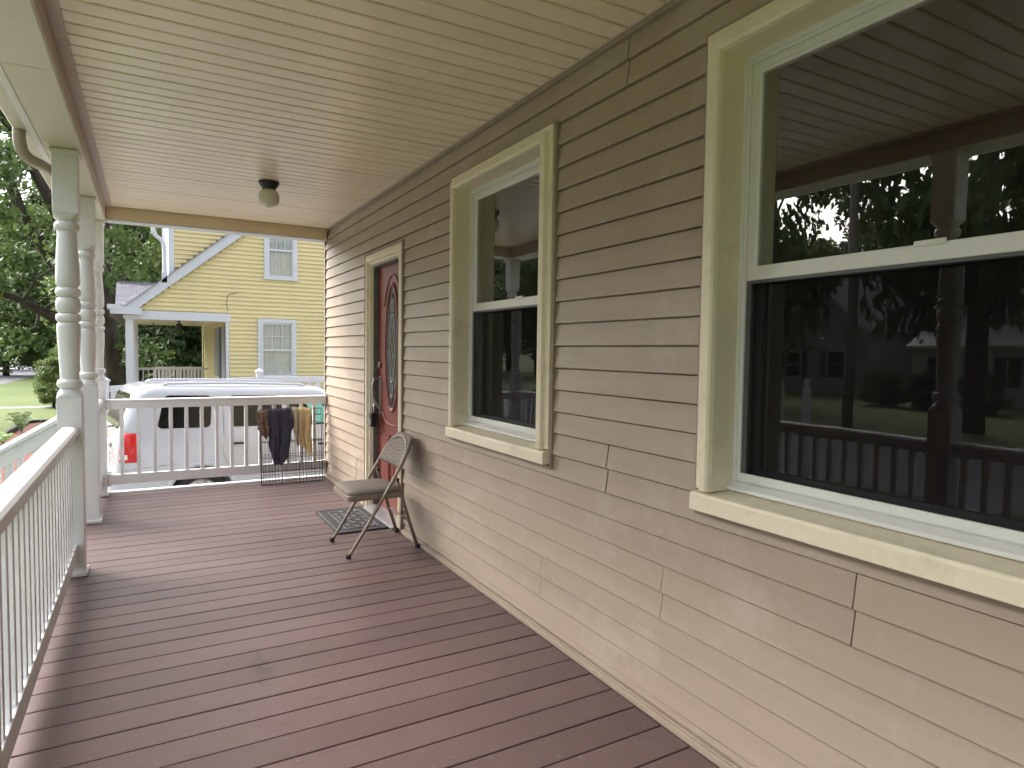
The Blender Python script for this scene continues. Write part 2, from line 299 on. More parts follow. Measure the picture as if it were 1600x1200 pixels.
def piece(name, me, parent, loc, rot=None, bevel=0):
    """instance of a shared mesh, placed in world coordinates under parent"""
    o = bpy.data.objects.new(name, me); col.objects.link(o); o.parent = parent
    org = ORG.get(parent.name, (0, 0, 0)); o.location = [a-b for a, b in zip(loc, org)]
    if rot: o.rotation_euler = rot
    if bevel: bev(o, bevel)
    ORG[o.name] = tuple(loc); return o
def bez(pts, n=6):
    out = []; pts = [Vector(p) for p in pts]
    for i in range(len(pts)-1):
        p0 = pts[max(i-1, 0)]; p1 = pts[i]; p2 = pts[i+1]; p3 = pts[min(i+2, len(pts)-1)]
        for k in range(n):
            t = k/n; out.append(0.5*((2*p1)+(-p0+p2)*t+(2*p0-5*p1+4*p2-p3)*t*t+(-p0+3*p1-3*p2+p3)*t**3))
    return out+[pts[-1]]
def ray(px, py):
    return rt_*((px-800)/1013.35) - up_*((py-600)/1013.35) + fw
rt_, up_ = r2, u2
def at(px, py, axis, val):
    d = ray(px, py); o = Vector((0, 0, CAM_H)); return o+d*((val-o[axis])/d[axis])

# ------------------------------------------------------------------ ground, street, paths
GZ = -0.95
def sheet(name, x0, x1, y0, y1, z, mat, nx=1, ny=1, label=None):
    o = MB().grid(lambda u, v: (x0+(x1-x0)*u, y0+(y1-y0)*v, z), nx, ny).build(name, mat); tag(o, label, kind='structure'); return o
sheet('ground', -600, 600, -600, 600, GZ, 'lawn', 4, 4, 'green lawn spreading around the houses')
sheet('street', -15.2, -7.6, -300, 400, GZ+0.012, 'asphalt', 1, 40, 'grey asphalt street beyond the lawn')
sheet('driveway', -7.6, 14, 7.7, 12.6, GZ+0.006, 'concrete', 8, 4, 'concrete driveway under the white vehicle')
sheet('neighbour_path', -7.6, 12, 29.8, 30.7, GZ+0.006, 'asphalt', 4, 1, 'grey path crossing the far lawn')
sheet('front_walk', -7.6, -1.9, 4.8, 5.9, GZ+0.008, 'concrete', 4, 1, 'concrete walk leading to the porch stairs')
bed = MB().grid(lambda u, v: (-3.2+2.3*u, 13+10.6*v, GZ+0.03+0.05*math.sin(math.pi*u)), 6, 10).build('mulch_bed', 'mulch', smooth=True); tag(bed, 'red mulch bed beside the yellow house', kind='structure')
ed = MB().tube([(-3.2, 13, GZ+0.05), (-3.2, 23.6, GZ+0.05), (-0.95, 23.7, GZ+0.05)], 0.09, 6).build('bed_edging', 'edging'); tag(ed, 'black plastic edging along the red mulch bed', 'edging')

# ------------------------------------------------------------------ porch floor
deck = MB().box(-0.50, 1.655, -1.3, 7.09, -0.30, -0.028).build('porch_floor', 'deck')
tag(deck, 'mauve brown composite plank porch floor', kind='structure')
MB().box(-0.515, 1.655, -1.33, -1.3, GZ, -0.03).box(-0.53, -0.502, -1.3, 7.12, GZ, -0.035).box(-0.502, 1.66, 7.092, 7.12, GZ, -0.035).build('skirt', 'trim_white', deck)
PIT = 0.1475
bm_ = MB().box(-0.535, 1.652, -PIT/2+0.003, PIT/2-0.003, -0.026, 0).mesh('deck_board', 'deck')
y = 2.508+PIT/2-PIT*25
while y < 7.05:
    piece('deck_board', bm_, deck, (random.uniform(-0.002, 0.002), y, random.uniform(-0.0012, 0.0008)), bevel=0.004); y += PIT
sc_ = MB(); yb_ = 2.508+PIT/2-PIT*14
while yb_ < 7.0:
    for xj in (-0.38, 0.02, 0.42, 0.82, 1.22, 1.60):
        for d_ in (-0.045, 0.045):
            cx, cy = xj+random.uniform(-0.012, 0.012), yb_+d_+random.uniform(-0.004, 0.004)
            sc_.add([(cx+0.0042*math.cos(a*1.0472), cy+0.0042*math.sin(a*1.0472), 0.0014) for a in range(6)], [(0, 1, 2, 3, 4, 5)])
    yb_ += PIT
o = sc_.build('screw_heads', 'screw', deck); o['kind'] = 'stuff'
MB().box(-0.33, 1.645, 7.05, 7.125, -0.026, 0.022).build('edge_trim', 'rail_white', deck, bevel=0.004)

# ------------------------------------------------------------------ own house: wall with vinyl siding
H0 = (1.68, 3.2, GZ)
house = thing('tan_house', H0, 'tan vinyl sided house along the right side of the porch', 'house')
WC = [1.048, 3.15]                       # window centres
OPEN = [(c-0.59, c+0.59, 0.83, 2.455) for c in WC]+[(4.635, 5.60, -0.03, 2.205)]
def rects_minus(y0, y1, z0, z1, holes):
    ys = sorted({y0, y1, *[h[0] for h in holes], *[h[1] for h in holes]}); out = []
    ys = [q for q in ys if y0 <= q <= y1]
    for a, b in zip(ys, ys[1:]):
        segs = [(z0, z1)]
        for h in holes:
            if h[0] < b-1e-6 and h[1] > a+1e-6:
                ns = []
                for s, e in segs:
                    if h[2] >= e or h[3] <= s: ns.append((s, e)); continue
                    if h[2] > s: ns.append((s, h[2]))
                    if h[3] < e: ns.append((h[3], e))
                segs = ns
        for s, e in segs:
            if out and out[-1][3] == e and out[-1][2] == s and abs(out[-1][1]-a) < 1e-9: out[-1] = (out[-1][0], b, s, e)
            else: out.append((a, b, s, e))
    # merge across interleaved lists
    out.sort(key=lambda r: (r[2], r[3], r[0])); mg = []
    for r in out:
        if mg and mg[-1][2:] == r[2:] and abs(mg[-1][1]-r[0]) < 1e-9: mg[-1] = (mg[-1][0], r[1], r[2], r[3])
        else: mg.append(r)
    return mg
sh = MB()
YA, YB = -4.0, 7.10
inner = [(a+0.03, b-0.03, c+0.03, d-0.03) for a, b, c, d in OPEN[:2]]+[(4.66, 5.575, GZ+0.9, 2.18)]
for a, b, s, e in rects_minus(YA, YB, GZ, 5.6, inner): sh.box(1.692, 1.90, a, b, s, e)
sh.box(1.90, 9.0, YB-0.2, YB, GZ, 5.6).box(1.90, 9.0, YA, YA+0.2, GZ, 5.6).box(8.8, 9.0, YA+0.2, YB-0.2, GZ, 5.6)
sh.build('wall', 'siding', house)
MB().prism([(YA-0.3, 5.6), (YB+0.3, 5.6), ((YA+YB)/2, 8.6)], 'x', 1.4, 9.3).build('roof', 'shingle', house)
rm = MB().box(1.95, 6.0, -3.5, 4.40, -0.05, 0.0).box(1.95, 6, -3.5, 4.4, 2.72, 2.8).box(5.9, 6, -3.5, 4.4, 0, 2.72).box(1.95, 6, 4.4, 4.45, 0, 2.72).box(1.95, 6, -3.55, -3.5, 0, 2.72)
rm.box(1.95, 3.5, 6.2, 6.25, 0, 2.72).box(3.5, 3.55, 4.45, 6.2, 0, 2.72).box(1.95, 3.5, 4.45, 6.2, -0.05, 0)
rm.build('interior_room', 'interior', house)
EXP = 0.1026; Z0 = 0.0796
def face_x(z):
    k = (z-Z0)/EXP; t = k-math.floor(k+1e-6)      # 0 at butt edge, 1 at top
    if t > 0.955: return 1.688
    return 1.6600+0.0150*min(1, max(0, t))**0.9
rj = {0: [3.457, -0.6], 1: [2.66, 5.9, -0.2], 2: [1.805, -1.7], 3: [1.053, -2.2], 4: [2.15, -0.9], 12: [2.067, 5.86, -1.4]}
for r in range(13):
    za = max(0.044, Z0+EXP*(2*r-1)); zb = min(2.628, Z0+EXP*(2*r+1))
    if zb <= za: continue
    for a, b, s, e in rects_minus(YA, 7.075, za, zb, OPEN):
        if e-s < 0.004: continue
        cuts = [a]+[q for q in sorted(rj.get(r, [])) if a < q < b]+[b]
        for i, (p, q) in enumerate(zip(cuts, cuts[1:])):
            zs = [s]; k = math.ceil((s-Z0)/EXP+1e-4)
            while Z0+k*EXP < e-1e-4: zs.append(Z0+k*EXP); k += 1
            zs.append(e); poly = []
            pr = -0.0022 if i % 2 else 0.0
            for u, v in zip(zs, zs[1:]):
                for t in (0.0, 0.03, 0.07, 0.35, 0.7, 0.945, 0.96, 0.999):
                    zz = u+(v-u)*t; off = 0.0016 if (t == 0.0 and abs(face_x(zz)-1.6600) < 1e-3) else 0
                    poly.append((face_x(zz)+pr+off, zz))
            poly += [(1.6895, e), (1.6895, s)]
            g = 0.0026
            MB().prism(poly, 'y', p+(g if i else 0), q-(g if i < len(cuts)-2 else 0)).build('siding_panel', 'siding', house)
MB().box(1.648, 1.6815, -4, 4.63, 0.002, 0.03).box(1.657, 1.6815, -4, 4.63, 0.03, 0.036).box(1.648, 1.6815, 5.605, 7.075, 0.002, 0.03).box(1.657, 1.6815, 5.605, 7.075, 0.03, 0.036).build('base_trim', 'siding', house, bevel=0.003)
MB().box(1.650, 1.6815, -4, 7.075, 2.628, 2.645).build('frieze_trim', 'siding_trim', house, bevel=0.003)
MB().box(1.655, 1.70, 7.076, 7.115, GZ, 5.5).build('corner_post', 'siding_trim', house, bevel=0.003)
def ring(mb, y0, y1, z0, z1, wd, x0, x1, sides='LRTB'):
    if 'L' in sides: mb.box(x0, x1, y0, y0+wd, z0, z1)
    if 'R' in sides: mb.box(x0, x1, y1-wd, y1, z0, z1)
    if 'T' in sides: mb.box(x0, x1, y0+wd if 'L' in sides else y0, y1-wd if 'R' in sides else y1, z1-wd, z1)
    if 'B' in sides: mb.box(x0, x1, y0+wd, y1-wd, z0, z0+wd)
    return mb
def mitred(y0, y1, z0, z1, prof, bottom=False):
    """picture-frame sweep of a profile [(inset, x)] around a rectangle"""
    mb = MB(); n = len(prof)
    corners = [(y0, z0, 1, 1 if bottom else 0), (y0, z1, 1, -1), (y1, z1, -1, -1), (y1, z0, -1, 1 if bottom else 0)]
    vs = []
    for cy, cz, sy, sz in corners:
        for d, x in prof: vs.append((x, cy+sy*d, cz+sz*d))
    m_ = 4; fs = []
    for i in range(m_ if bottom else 3):
        j = (i+1) % 4
        for k in range(n): fs.append((i*n+k, i*n+(k+1) % n, j*n+(k+1) % n, j*n+k))
    if not bottom: fs += [tuple(range(n)), tuple(3*n+k for k in range(n-1, -1, -1))]
    return mb.add(vs, fs)
for c in WC:
    y0, y1 = c-0.575, c+0.575
    # the window part itself is the white vinyl frame
    win = mitred(c-0.505, c+0.505, 0.925, 2.365, [(0, 1.735), (0.018, 1.735), (0.018, 1.742), (0.030, 1.742), (0.030, 1.81), (0, 1.81)], True).build('window', 'vinyl_white', house, bevel=0.0015)
    win['label'] = 'large near window reflecting the street' if c < 2 else 'window between door and large near window'
    mitred(c-0.59, c+0.59, 0.83, 2.455, [(0, 1.652), (0.012, 1.650), (0.014, 1.656), (0.014, 1.683), (0, 1.683)], True).build('channel_trim', 'siding_trim', win)
    mitred(y0, y1, 0.922, 2.44, [(0, 1.642), (0.028, 1.640), (0.034, 1.618), (0.066, 1.613), (0.074, 1.620), (0.078, 1.635), (0.078, 1.90), (0, 1.90)]).build('casing', 'cream', win, bevel=0.002)
    MB().prism([(1.612, 0.852), (1.612, 0.905), (1.618, 0.913), (1.745, 0.924), (1.745, 0.85)], 'y', y0, y1).build('sill', 'cream', win, bevel=0.003)
    MB().prism([(1.705, 0.9255), (1.705, 0.938), (1.7345, 0.952), (1.7345, 0.9255)], 'y', c-0.497, c+0.497).build('frame_foot', 'vinyl_white', win, bevel=0.002)
    # upper sash (outer track) and lower sash (inner track)
    mitred(c-0.474, c+0.474, 1.640, 2.334, [(0, 1.746), (0.022, 1.746), (0.026, 1.752), (0.034, 1.754), (0.034, 1.775), (0, 1.775)], True).build('upper_sash', 'vinyl_white', win, bevel=0.0015)
    MB().box(1.7455, 1.752, c-0.474, c+0.474, 1.628, 1.674).build('meeting_rail', 'vinyl_white', win, bevel=0.003)
    MB().box(1.7385, 1.7452, c-0.15, c-0.07, 1.667, 1.682).build('sash_catch', 'vinyl_white', win, bevel=0.003)
    mitred(c-0.474, c+0.474, 0.956, 1.66, [(0, 1.785), (0.040, 1.785), (0.040, 1.808), (0, 1.808)], True).build('lower_sash', 'dark_frame' if c < 2 else 'grey_plastic', win)
    MB().grid(lambda u, v: (1.763, c-0.445+0.89*u, 1.668+0.637*v), 1, 1).build('pane', 'glass', win)
    MB().grid(lambda u, v: (1.797, c-0.438+0.876*u, 0.99+0.635*v), 1, 1).build('pane', 'glass', win)
    mitred(c-0.474, c+0.474, 0.956, 1.636, [(0, 1.748), (0.018, 1.748), (0.018, 1.762), (0, 1.762)], True).build('screen_frame', 'dark_frame', win)
    MB().grid(lambda u, v: (1.755, c-0.456+0.912*u, 0.974+0.644*v), 1, 1).build('screen', 'screen', win)
    # reveal boards and bottom rail seen below the screen
    MB().box(1.736, 1.747, c-0.474, c+0.474, 0.9555, 0.985).build('bottom_rail', 'vinyl_white', win, bevel=0.003)
# ------------------------------------------------------------------ door
DY0, DY1, DX = 4.725, 5.495, 1.742
door = MB().box(DX, DX+0.045, DY0, DY1, 0.04, 2.10).build('door', 'door_red', house, bevel=0.002)
door['label'] = 'red brown entry door with a tall oval glass'
mitred(4.635, 5.60, 0.0, 2.205, [(0, 1.650), (0.012, 1.648), (0.014, 1.655), (0.014, 1.683), (0, 1.683)]).build('channel_trim', 'siding_trim', door)
mitred(4.65, 5.585, 0.002, 2.19, [(0, 1.6545), (0.022, 1.653), (0.026, 1.648), (0.050, 1.646), (0.058, 1.652), (0.064, 1.668), (0.080, 1.672), (0.088, 1.700), (0.090, 1.735), (0.090, 1.90), (0, 1.90)]).build('casing', 'cream', door, bevel=0.0015)
mitred(4.741, 5.494, 0.03, 2.099, [(0, 1.700), (0.010, 1.700), (0.010, 1.741), (0, 1.741)]).build('stop', 'rubber_worn', door)
MB().prism([(1.610, 0.003), (1.610, 0.022), (1.70, 0.038), (1.80, 0.038), (1.80, 0.003)], 'y', 4.742, 5.492).build('threshold', 'silver', door, bevel=0.003)
OY, OZ, OA, OB = 5.10, 1.40, 0.145, 0.50
def oval(a, b, t): return (OY+a*math.cos(t), OZ+b*math.sin(t))
def oval_ring(a0, b0, a1, b1, xa, xb, n=48):
    mb = MB(); vs = []
    for k in range(n):
        t = 2*math.pi*k/n
        for (a, b, x) in ((a0, b0, DX-0.0005), ((a0*2+a1)/3, (b0*2+b1)/3, xa), ((a0+2*a1)/3, (b0+2*b1)/3, xb), (a1, b1, DX-0.0005)):
            yy, zz = oval(a, b, t); vs.append((x, yy, zz))
    fs = [(k*4+i, k*4+i+1, ((k+1) % n)*4+i+1, ((k+1) % n)*4+i) for k in range(n) for i in range(3)]
    return mb.add(vs, fs)
oval_ring(OA+0.035, OB+0.035, OA, OB, DX-0.016, DX-0.018).build('oval_moulding', 'door_red', door, smooth=True)
MB().add([(DX-0.004, *oval(OA+0.004, OB+0.004, 2*math.pi*k/48)) for k in range(48)], [tuple(range(48))]).build('oval_glass', 'leaded', door)
cm = MB()
for s in (0.80, 0.55): cm.tube([(DX-0.007, *oval(OA*s, OB*s, 2*math.pi*k/40)) for k in range(41)], 0.004, 6)
for k in range(6):
    ph = k*math.pi/3; cm.tube([(DX-0.007, OY+OA*0.5*math.sin(q*2.2+ph)*math.cos(q), OZ+OB*0.9*(q/1.57)) for q in [i/8*3.14-1.57 for i in range(9)]], 0.0035, 6)
cm.build('leaded_pattern', 'came', door, smooth=True)
def strip(pts, rad=0.008): return MB().tube([(DX-0.002, a, b) for a, b in pts], rad, 8)
sp = strip([(OY+0.26*math.cos(t), 1.42+0.58*math.sin(t)) for t in [R_(a) for a in range(35, 146, 10)]]); sp.build('arched_moulding', 'door_red', door, smooth=True)
sp = strip([(OY+sgn*q[0], q[1]) for sgn in (1,) for q in ((0.29, 0.86), (0.24, 0.85), (0.20, 0.80), (0.13, 0.77), (0, 0.765), (-0.13, 0.77), (-0.20, 0.80), (-0.24, 0.85), (-0.29, 0.86))]); sp.build('scroll_moulding', 'door_red', door, smooth=True)
for ya, yb in ((4.80, 5.06), (5.16, 5.42)):
    pb = MB(); zt = 0.68
    pb.tube([(DX-0.002, ya, 0.20), (DX-0.002, ya, zt), (DX-0.002, yb, zt), (DX-0.002, yb, 0.20), (DX-0.002, ya, 0.20)], 0.009, 8)
    pb.prism([(ya+0.03, 0.23), (yb-0.03, 0.23), (yb-0.03, zt-0.03), (ya+0.03, zt-0.03)], 'x', DX-0.008, DX+0.001); pb.build('panel', 'door_red', door, bevel=0.002)
MB().box(DX-0.010, DX, 5.405, 5.447, 0.83, 1.16).tube([(DX-0.008, 5.426, 1.145), (DX-0.055, 5.428, 1.135), (DX-0.072, 5.430, 1.08), (DX-0.065, 5.430, 0.98), (DX-0.035, 5.428, 0.91), (DX-0.008, 5.426, 0.87)], [0.010, 0.011, 0.012, 0.012, 0.010, 0.009], 10).build('door_handle', 'brass', door, smooth=False, bevel=0.002)
MB().tube([(DX, 5.43, 1.255), (DX-0.018, 5.43, 1.255)], 0.028, 18).box(DX-0.03, DX-0.018, 5.426, 5.434, 1.24, 1.27).build('deadbolt', 'brass', door, bevel=0.002)
lb = thing('key_lockbox', (DX-0.06, 5.43, 0.74), 'black key lockbox hanging from the entry door handle', 'lockbox')
o = MB().box(DX-0.090, DX-0.042, 5.395, 5.465, 0.725, 0.845).build('case', 'black', lb, bevel=0.008)
MB().tube([(DX-0.066, 5.408, 0.84), (DX-0.062, 5.410, 0.90), (DX-0.055, 5.43, 0.925), (DX-0.062, 5.450, 0.90), (DX-0.066, 5.452, 0.84)], 0.006, 8).build('shackle', 'silver', lb, smooth=True)
MB().box(DX-0.094, DX-0.0895, 5.405, 5.455, 0.74, 0.79).build('dial_plate', 'silver', lb, bevel=0.001)

# ------------------------------------------------------------------ porch ceiling, beams, eave
CZ = 2.646
ceil = MB().box(-0.29, 1.68, -1.4, 6.96, CZ+0.032, CZ+0.06).build('porch_ceiling', 'ceiling'); tag(ceil, 'cream ribbed vinyl porch ceiling', kind='structure')
CP = 0.1085
for i, (ya) in enumerate([1.825-CP*29+k*CP for k in range(76)]):
    if ya+CP > 6.97: break
    if i == 0:
        cme = MB().prism([(0.0, CZ+0.0295), (0.0, CZ+0.028), (0.0135, CZ+0.028), (0.0145, CZ+0.003), (0.018, CZ), (CP-0.003, CZ), (CP-0.0005, CZ+0.002), (CP-0.0005, CZ+0.0295)], 'x', -0.277, 1.652).mesh('ceiling_panel', 'ceiling')
    piece('ceiling_panel', cme, ceil, (0, ya, random.uniform(-0.0008, 0.0008)))
    tilt = random.uniform(-0.006, 0.006); o = ceil.children[-1]; o.rotation_euler = (tilt, random.uniform(-0.0008, 0.0008), 0); o.location.z -= math.sin(tilt)*(ya+CP/2)*0 + CZ*(math.cos(tilt)-1); o.location.y += math.sin(tilt)*CZ
tb = [-1.4, 0.4, 1.85, 3.30, 4.76, 6.02, 6.95]
for a, b in zip(tb, tb[1:]):
    MB().box(-0.329, -0.272, a+0.001, b-0.001, CZ-0.006, CZ+0.012).build('edge_trim', 'ceiling_trim', ceil, bevel=0.003)
MB().box(1.640, 1.66, -1.4, 6.95, CZ-0.004, CZ+0.012).build('wall_trim', 'ceiling_trim', ceil, bevel=0.003)
beam = thing('porch_beam', (-0.41, 2.8, 2.52), 'cream clad porch beam resting on the turned white posts', 'beam')
bb = [-1.4, 0.6, 3.35, 7.12]
for a, b in zip(bb, bb[1:]):
    MB().box(-0.511, -0.327, a+0.001, b-0.001, 2.522, 2.64).build('cladding', 'beam', beam, bevel=0.004)
    MB().box(-0.3272, -0.322, a+0.04, b+0.0385, 2.528, 2.6395).build('inner_face', 'ceiling_trim', beam)
MB().box(-0.545, -0.512, -1.4, 7.13, 2.520, 2.66).build('outer_trim', 'post_white', beam, bevel=0.004)
lint = thing('end_lintel', (0.66, 7.03, 2.53), 'tan clad lintel across the far end of the porch', 'beam')
MB().box(-0.32, 1.65, 6.952, 7.10, 2.536, CZ+0.03).build('cladding', 'lintel', lint, bevel=0.004)
MB().box(-0.32, 1.65, 6.956, 7.12, 2.522, 2.5355).build('underside_trim', 'trim_white', lint, bevel=0.003)
roof = thing('porch_roof', (-0.6, 2.8, 2.56), 'shallow porch roof with soffit and fascia above the railing', 'roof')
MB().box(-0.565, -0.546, -1.4, 7.30, 2.55, 2.72).build('fascia', 'trim_white', roof)
MB().prism([(-0.62, 2.722), (-0.62, 2.745), (1.67, 3.60), (1.67, 2.722)], 'y', -1.4, 7.35).build('slope', 'shingle', roof)
gut = thing('eave_gutter', (-0.62, 2.8, 2.57), 'cream eave gutter with a taupe downspout elbow by the first turned post', 'gutter')
MB().prism([(-0.566, 2.572), (-0.632, 2.572), (-0.662, 2.62), (-0.672, 2.70), (-0.664, 2.70), (-0.628, 2.580), (-0.572, 2.580), (-0.572, 2.70), (-0.566, 2.70)], 'y', -1.4, 7.35).build('trough', 'beam', gut)
MB().tube(bez([(-0.610, 4.53, 2.58), (-0.610, 4.53, 2.52), (-0.600, 4.55, 2.462), (-0.570, 4.58, 2.430), (-0.52, 4.63, 2.415), (-0.46, 4.765, 2.40)], 4), 0.031, 12).build('downspout_elbow', 'brown_gutter', gut, smooth=True)
MB().tube([(-0.46, 4.765, 2.40), (-0.45, 4.775, 2.33), (-0.44, 4.775, 2.20), (-0.44, 4.775, -0.0)], 0.029, 10).build('downspout', 'post_white', gut, smooth=True)

# ------------------------------------------------------------------ turned posts
PX = -0.412
def make_post():
    t = thing('turned_post', (PX, 0, 0), 'x', 'post', 'turned white porch posts')
    h = 0.0635
    MB().box(PX-h, PX+h, -h, h, 0, 1.078).build('lower_block', 'post_white', t, bevel=0.004)
    prof = [(h*1.06, 1.0782), (h*1.06, 1.083), (0.060, 1.105), (0.052, 1.122), (0.050, 1.129)]
    MB().lathe(prof, (PX, 0, 0), 28)
    lo = MB(); n = 32; rings = []
    # shoulder: square fading into round, top and bottom
    def sq(r, a):
        ca, sa = math.cos(a), math.sin(a); return min(h/max(abs(ca), 1e-6), h/max(abs(sa), 1e-6), r)
    for z, r in ((1.0783, 0.0899), (1.088, 0.080), (1.100, 0.066), (1.113, 0.056), (1.129, 0.050)): rings.append((z, [sq(r, 2*math.pi*(k+0.5)/n) for k in range(n)]))
    def torus(z0, z1, rc, ro): return [((z0+z1)/2-(z1-z0)/2*math.cos(q), rc+(ro-rc)*math.sin(q)) for q in [math.pi*i/8 for i in range(9)]]
    P = torus(1.130, 1.184, 0.048, 0.066)+[(1.188, 0.0485), (1.25, 0.0505), (1.33, 0.0545), (1.42, 0.059), (1.49, 0.0615), (1.508, 0.0600), (1.517, 0.055), (1.520, 0.049)]
    P += torus(1.522, 1.574, 0.048, 0.065)+torus(1.576, 1.670, 0.046, 0.0645)+torus(1.672, 1.726, 0.048, 0.065)
    P += [(1.730, 0.049), (1.736, 0.057), (1.748, 0.0615), (1.79, 0.0625), (1.86, 0.060), (1.95, 0.0545), (2.02, 0.0505), (2.055, 0.049)]+torus(2.057, 2.110, 0.048, 0.065)
    for z, r in P: rings.append((z, [r]*n))
    for z, r in ((2.112, 0.050), (2.120, 0.056), (2.130, 0.066), (2.142, 0.080), (2.152, 0.0899)): rings.append((z, [sq(r, 2*math.pi*(k+0.5)/n) for k in range(n)]))
    vs = []; fs = []
    for z, rr in rings:
        for k, r in enumerate(rr): a = 2*math.pi*(k+0.5)/n; vs.append((PX+r*math.cos(a), r*math.sin(a), z))
    for i in range(len(rings)-1):
        for k in range(n): fs.append((i*n+k, i*n+(k+1) % n, (i+1)*n+(k+1) % n, (i+1)*n+k))
    lo.add(vs, fs); so = lo.build('turned_shaft', 'post_white', t); sbang(so, 50)
    MB().box(PX-h, PX+h, -h, h, 2.1522, 2.521).build('upper_block', 'post_white', t, bevel=0.004)
    b = h+0.015
    MB().prism([(PX-b, -b), (PX+b, -b), (PX+b, b), (PX-b, b)], 'z', 0.001, 0.028).build('base_trim', 'post_white', t, bevel=0.006)
    c = h+0.010
    MB().box(PX-c, PX+c, -c, c, 2.494, 2.5208).build('capital', 'post_white', t, bevel=0.006)
    return t
def copy_tree(o, parent=None):
    c = o.copy(); col.objects.link(c); c.parent = parent
    for ch in list(o.children): copy_tree(ch, c)
    return c
PY = [4.665, 6.015, 7.06, 2.03, -0.62]
PL = ['nearest turned white post in view, where the near railing ends', 'middle turned white post, on the far side of the stair opening', 'far corner turned white post at the end railing', 'turned white post beside the camera, seen only in the large window', 'turned white post behind the camera']
proto = make_post()
posts = [proto]+[copy_tree(proto) for _ in PY[1:4]]
for t, yy, lab in zip(posts, PY, PL):
    t.location.y = yy; t['label'] = lab; ORG[t.name] = (PX, yy, 0)

# ------------------------------------------------------------------ railings
BW = 0.0165
bal = MB().box(-BW, BW, -BW, BW, 0.185, 0.832).mesh('baluster', 'rail_white')
def railing(name_loc, p0, p1, label, first, pitch_, along):
    t = thing('porch_railing', name_loc, label, 'railing', 'white vinyl porch railings')
    a0, a1 = p0, p1
    if along == 'y':
        x = PX
        prof = [(x-0.030, 0.826), (x-0.030, 0.852), (x-0.045, 0.862), (x-0.046, 0.890), (x-0.034, 0.903), (x, 0.908), (x+0.034, 0.903), (x+0.046, 0.890), (x+0.045, 0.862), (x+0.030, 0.852), (x+0.030, 0.826)]
        MB().prism(prof, 'y', a0, a1).build('top_rail', 'rail_white', t, bevel=0.002)
        MB().box(x-0.023, x+0.023, a0, a1, 0.095, 0.188).build('bottom_rail', 'rail_white', t, bevel=0.004)
        for e, s in ((a0, 1), (a1, -1)):
            q = sorted((e, e+s*0.028)); MB().box(x-0.037, x+0.037, *q, 0.815, 0.858).build('bracket', 'rail_white', t, bevel=0.003)
            MB().box(x-0.031, x+0.031, *q, 0.083, 0.197).build('bracket', 'rail_white', t, bevel=0.003)
    else:
        y = 7.06
        prof = [(y-0.028, 0.805), (y-0.030, 0.868), (y-0.044, 0.878), (y-0.045, 0.888), (y, 0.895), (y+0.045, 0.888), (y+0.044, 0.878), (y+0.030, 0.868), (y+0.028, 0.805)]
        MB().prism(prof, 'x', a0, a1).build('top_rail', 'rail_white', t, bevel=0.002)
        MB().box(a0, a1, y-0.023, y+0.023, 0.095, 0.188).build('bottom_rail', 'rail_white', t, bevel=0.004)
        for e, s in ((a0, 1), (a1, -1)):
            q = sorted((e, e+s*0.035)); MB().box(*q, y-0.037, y+0.037, 0.798, 0.880).build('bracket', 'rail_white', t, bevel=0.003)
            MB().box(*q, y-0.031, y+0.031, 0.083, 0.197).build('bracket', 'rail_white', t, bevel=0.003)
    q = first
    while q < a1-0.03:
        piece('baluster', bal, t, (PX, q, 0) if along == 'y' else (q, 7.06, -0.02), bevel=0.002); q += pitch_
    return t
railing((PX, 3.35, 0), 2.03+0.064, 4.665-0.064, 'near white railing at the left edge of the porch', 2.20, 0.1085, 'y')
railing((PX, 6.54, 0), 6.015+0.064, 7.06-0.064, 'short white railing between the middle and far corner posts', 6.17, 0.1085, 'y')
railing((PX, 0.7, 0), -0.9, 2.03-0.064, 'white railing beside the camera, seen only in the large window', -0.8, 0.1085, 'y')
railing((0.65, 7.06, 0), PX+0.064, 1.655, 'white end railing in front of the parked vehicle', -0.227, 0.1357, 'x')

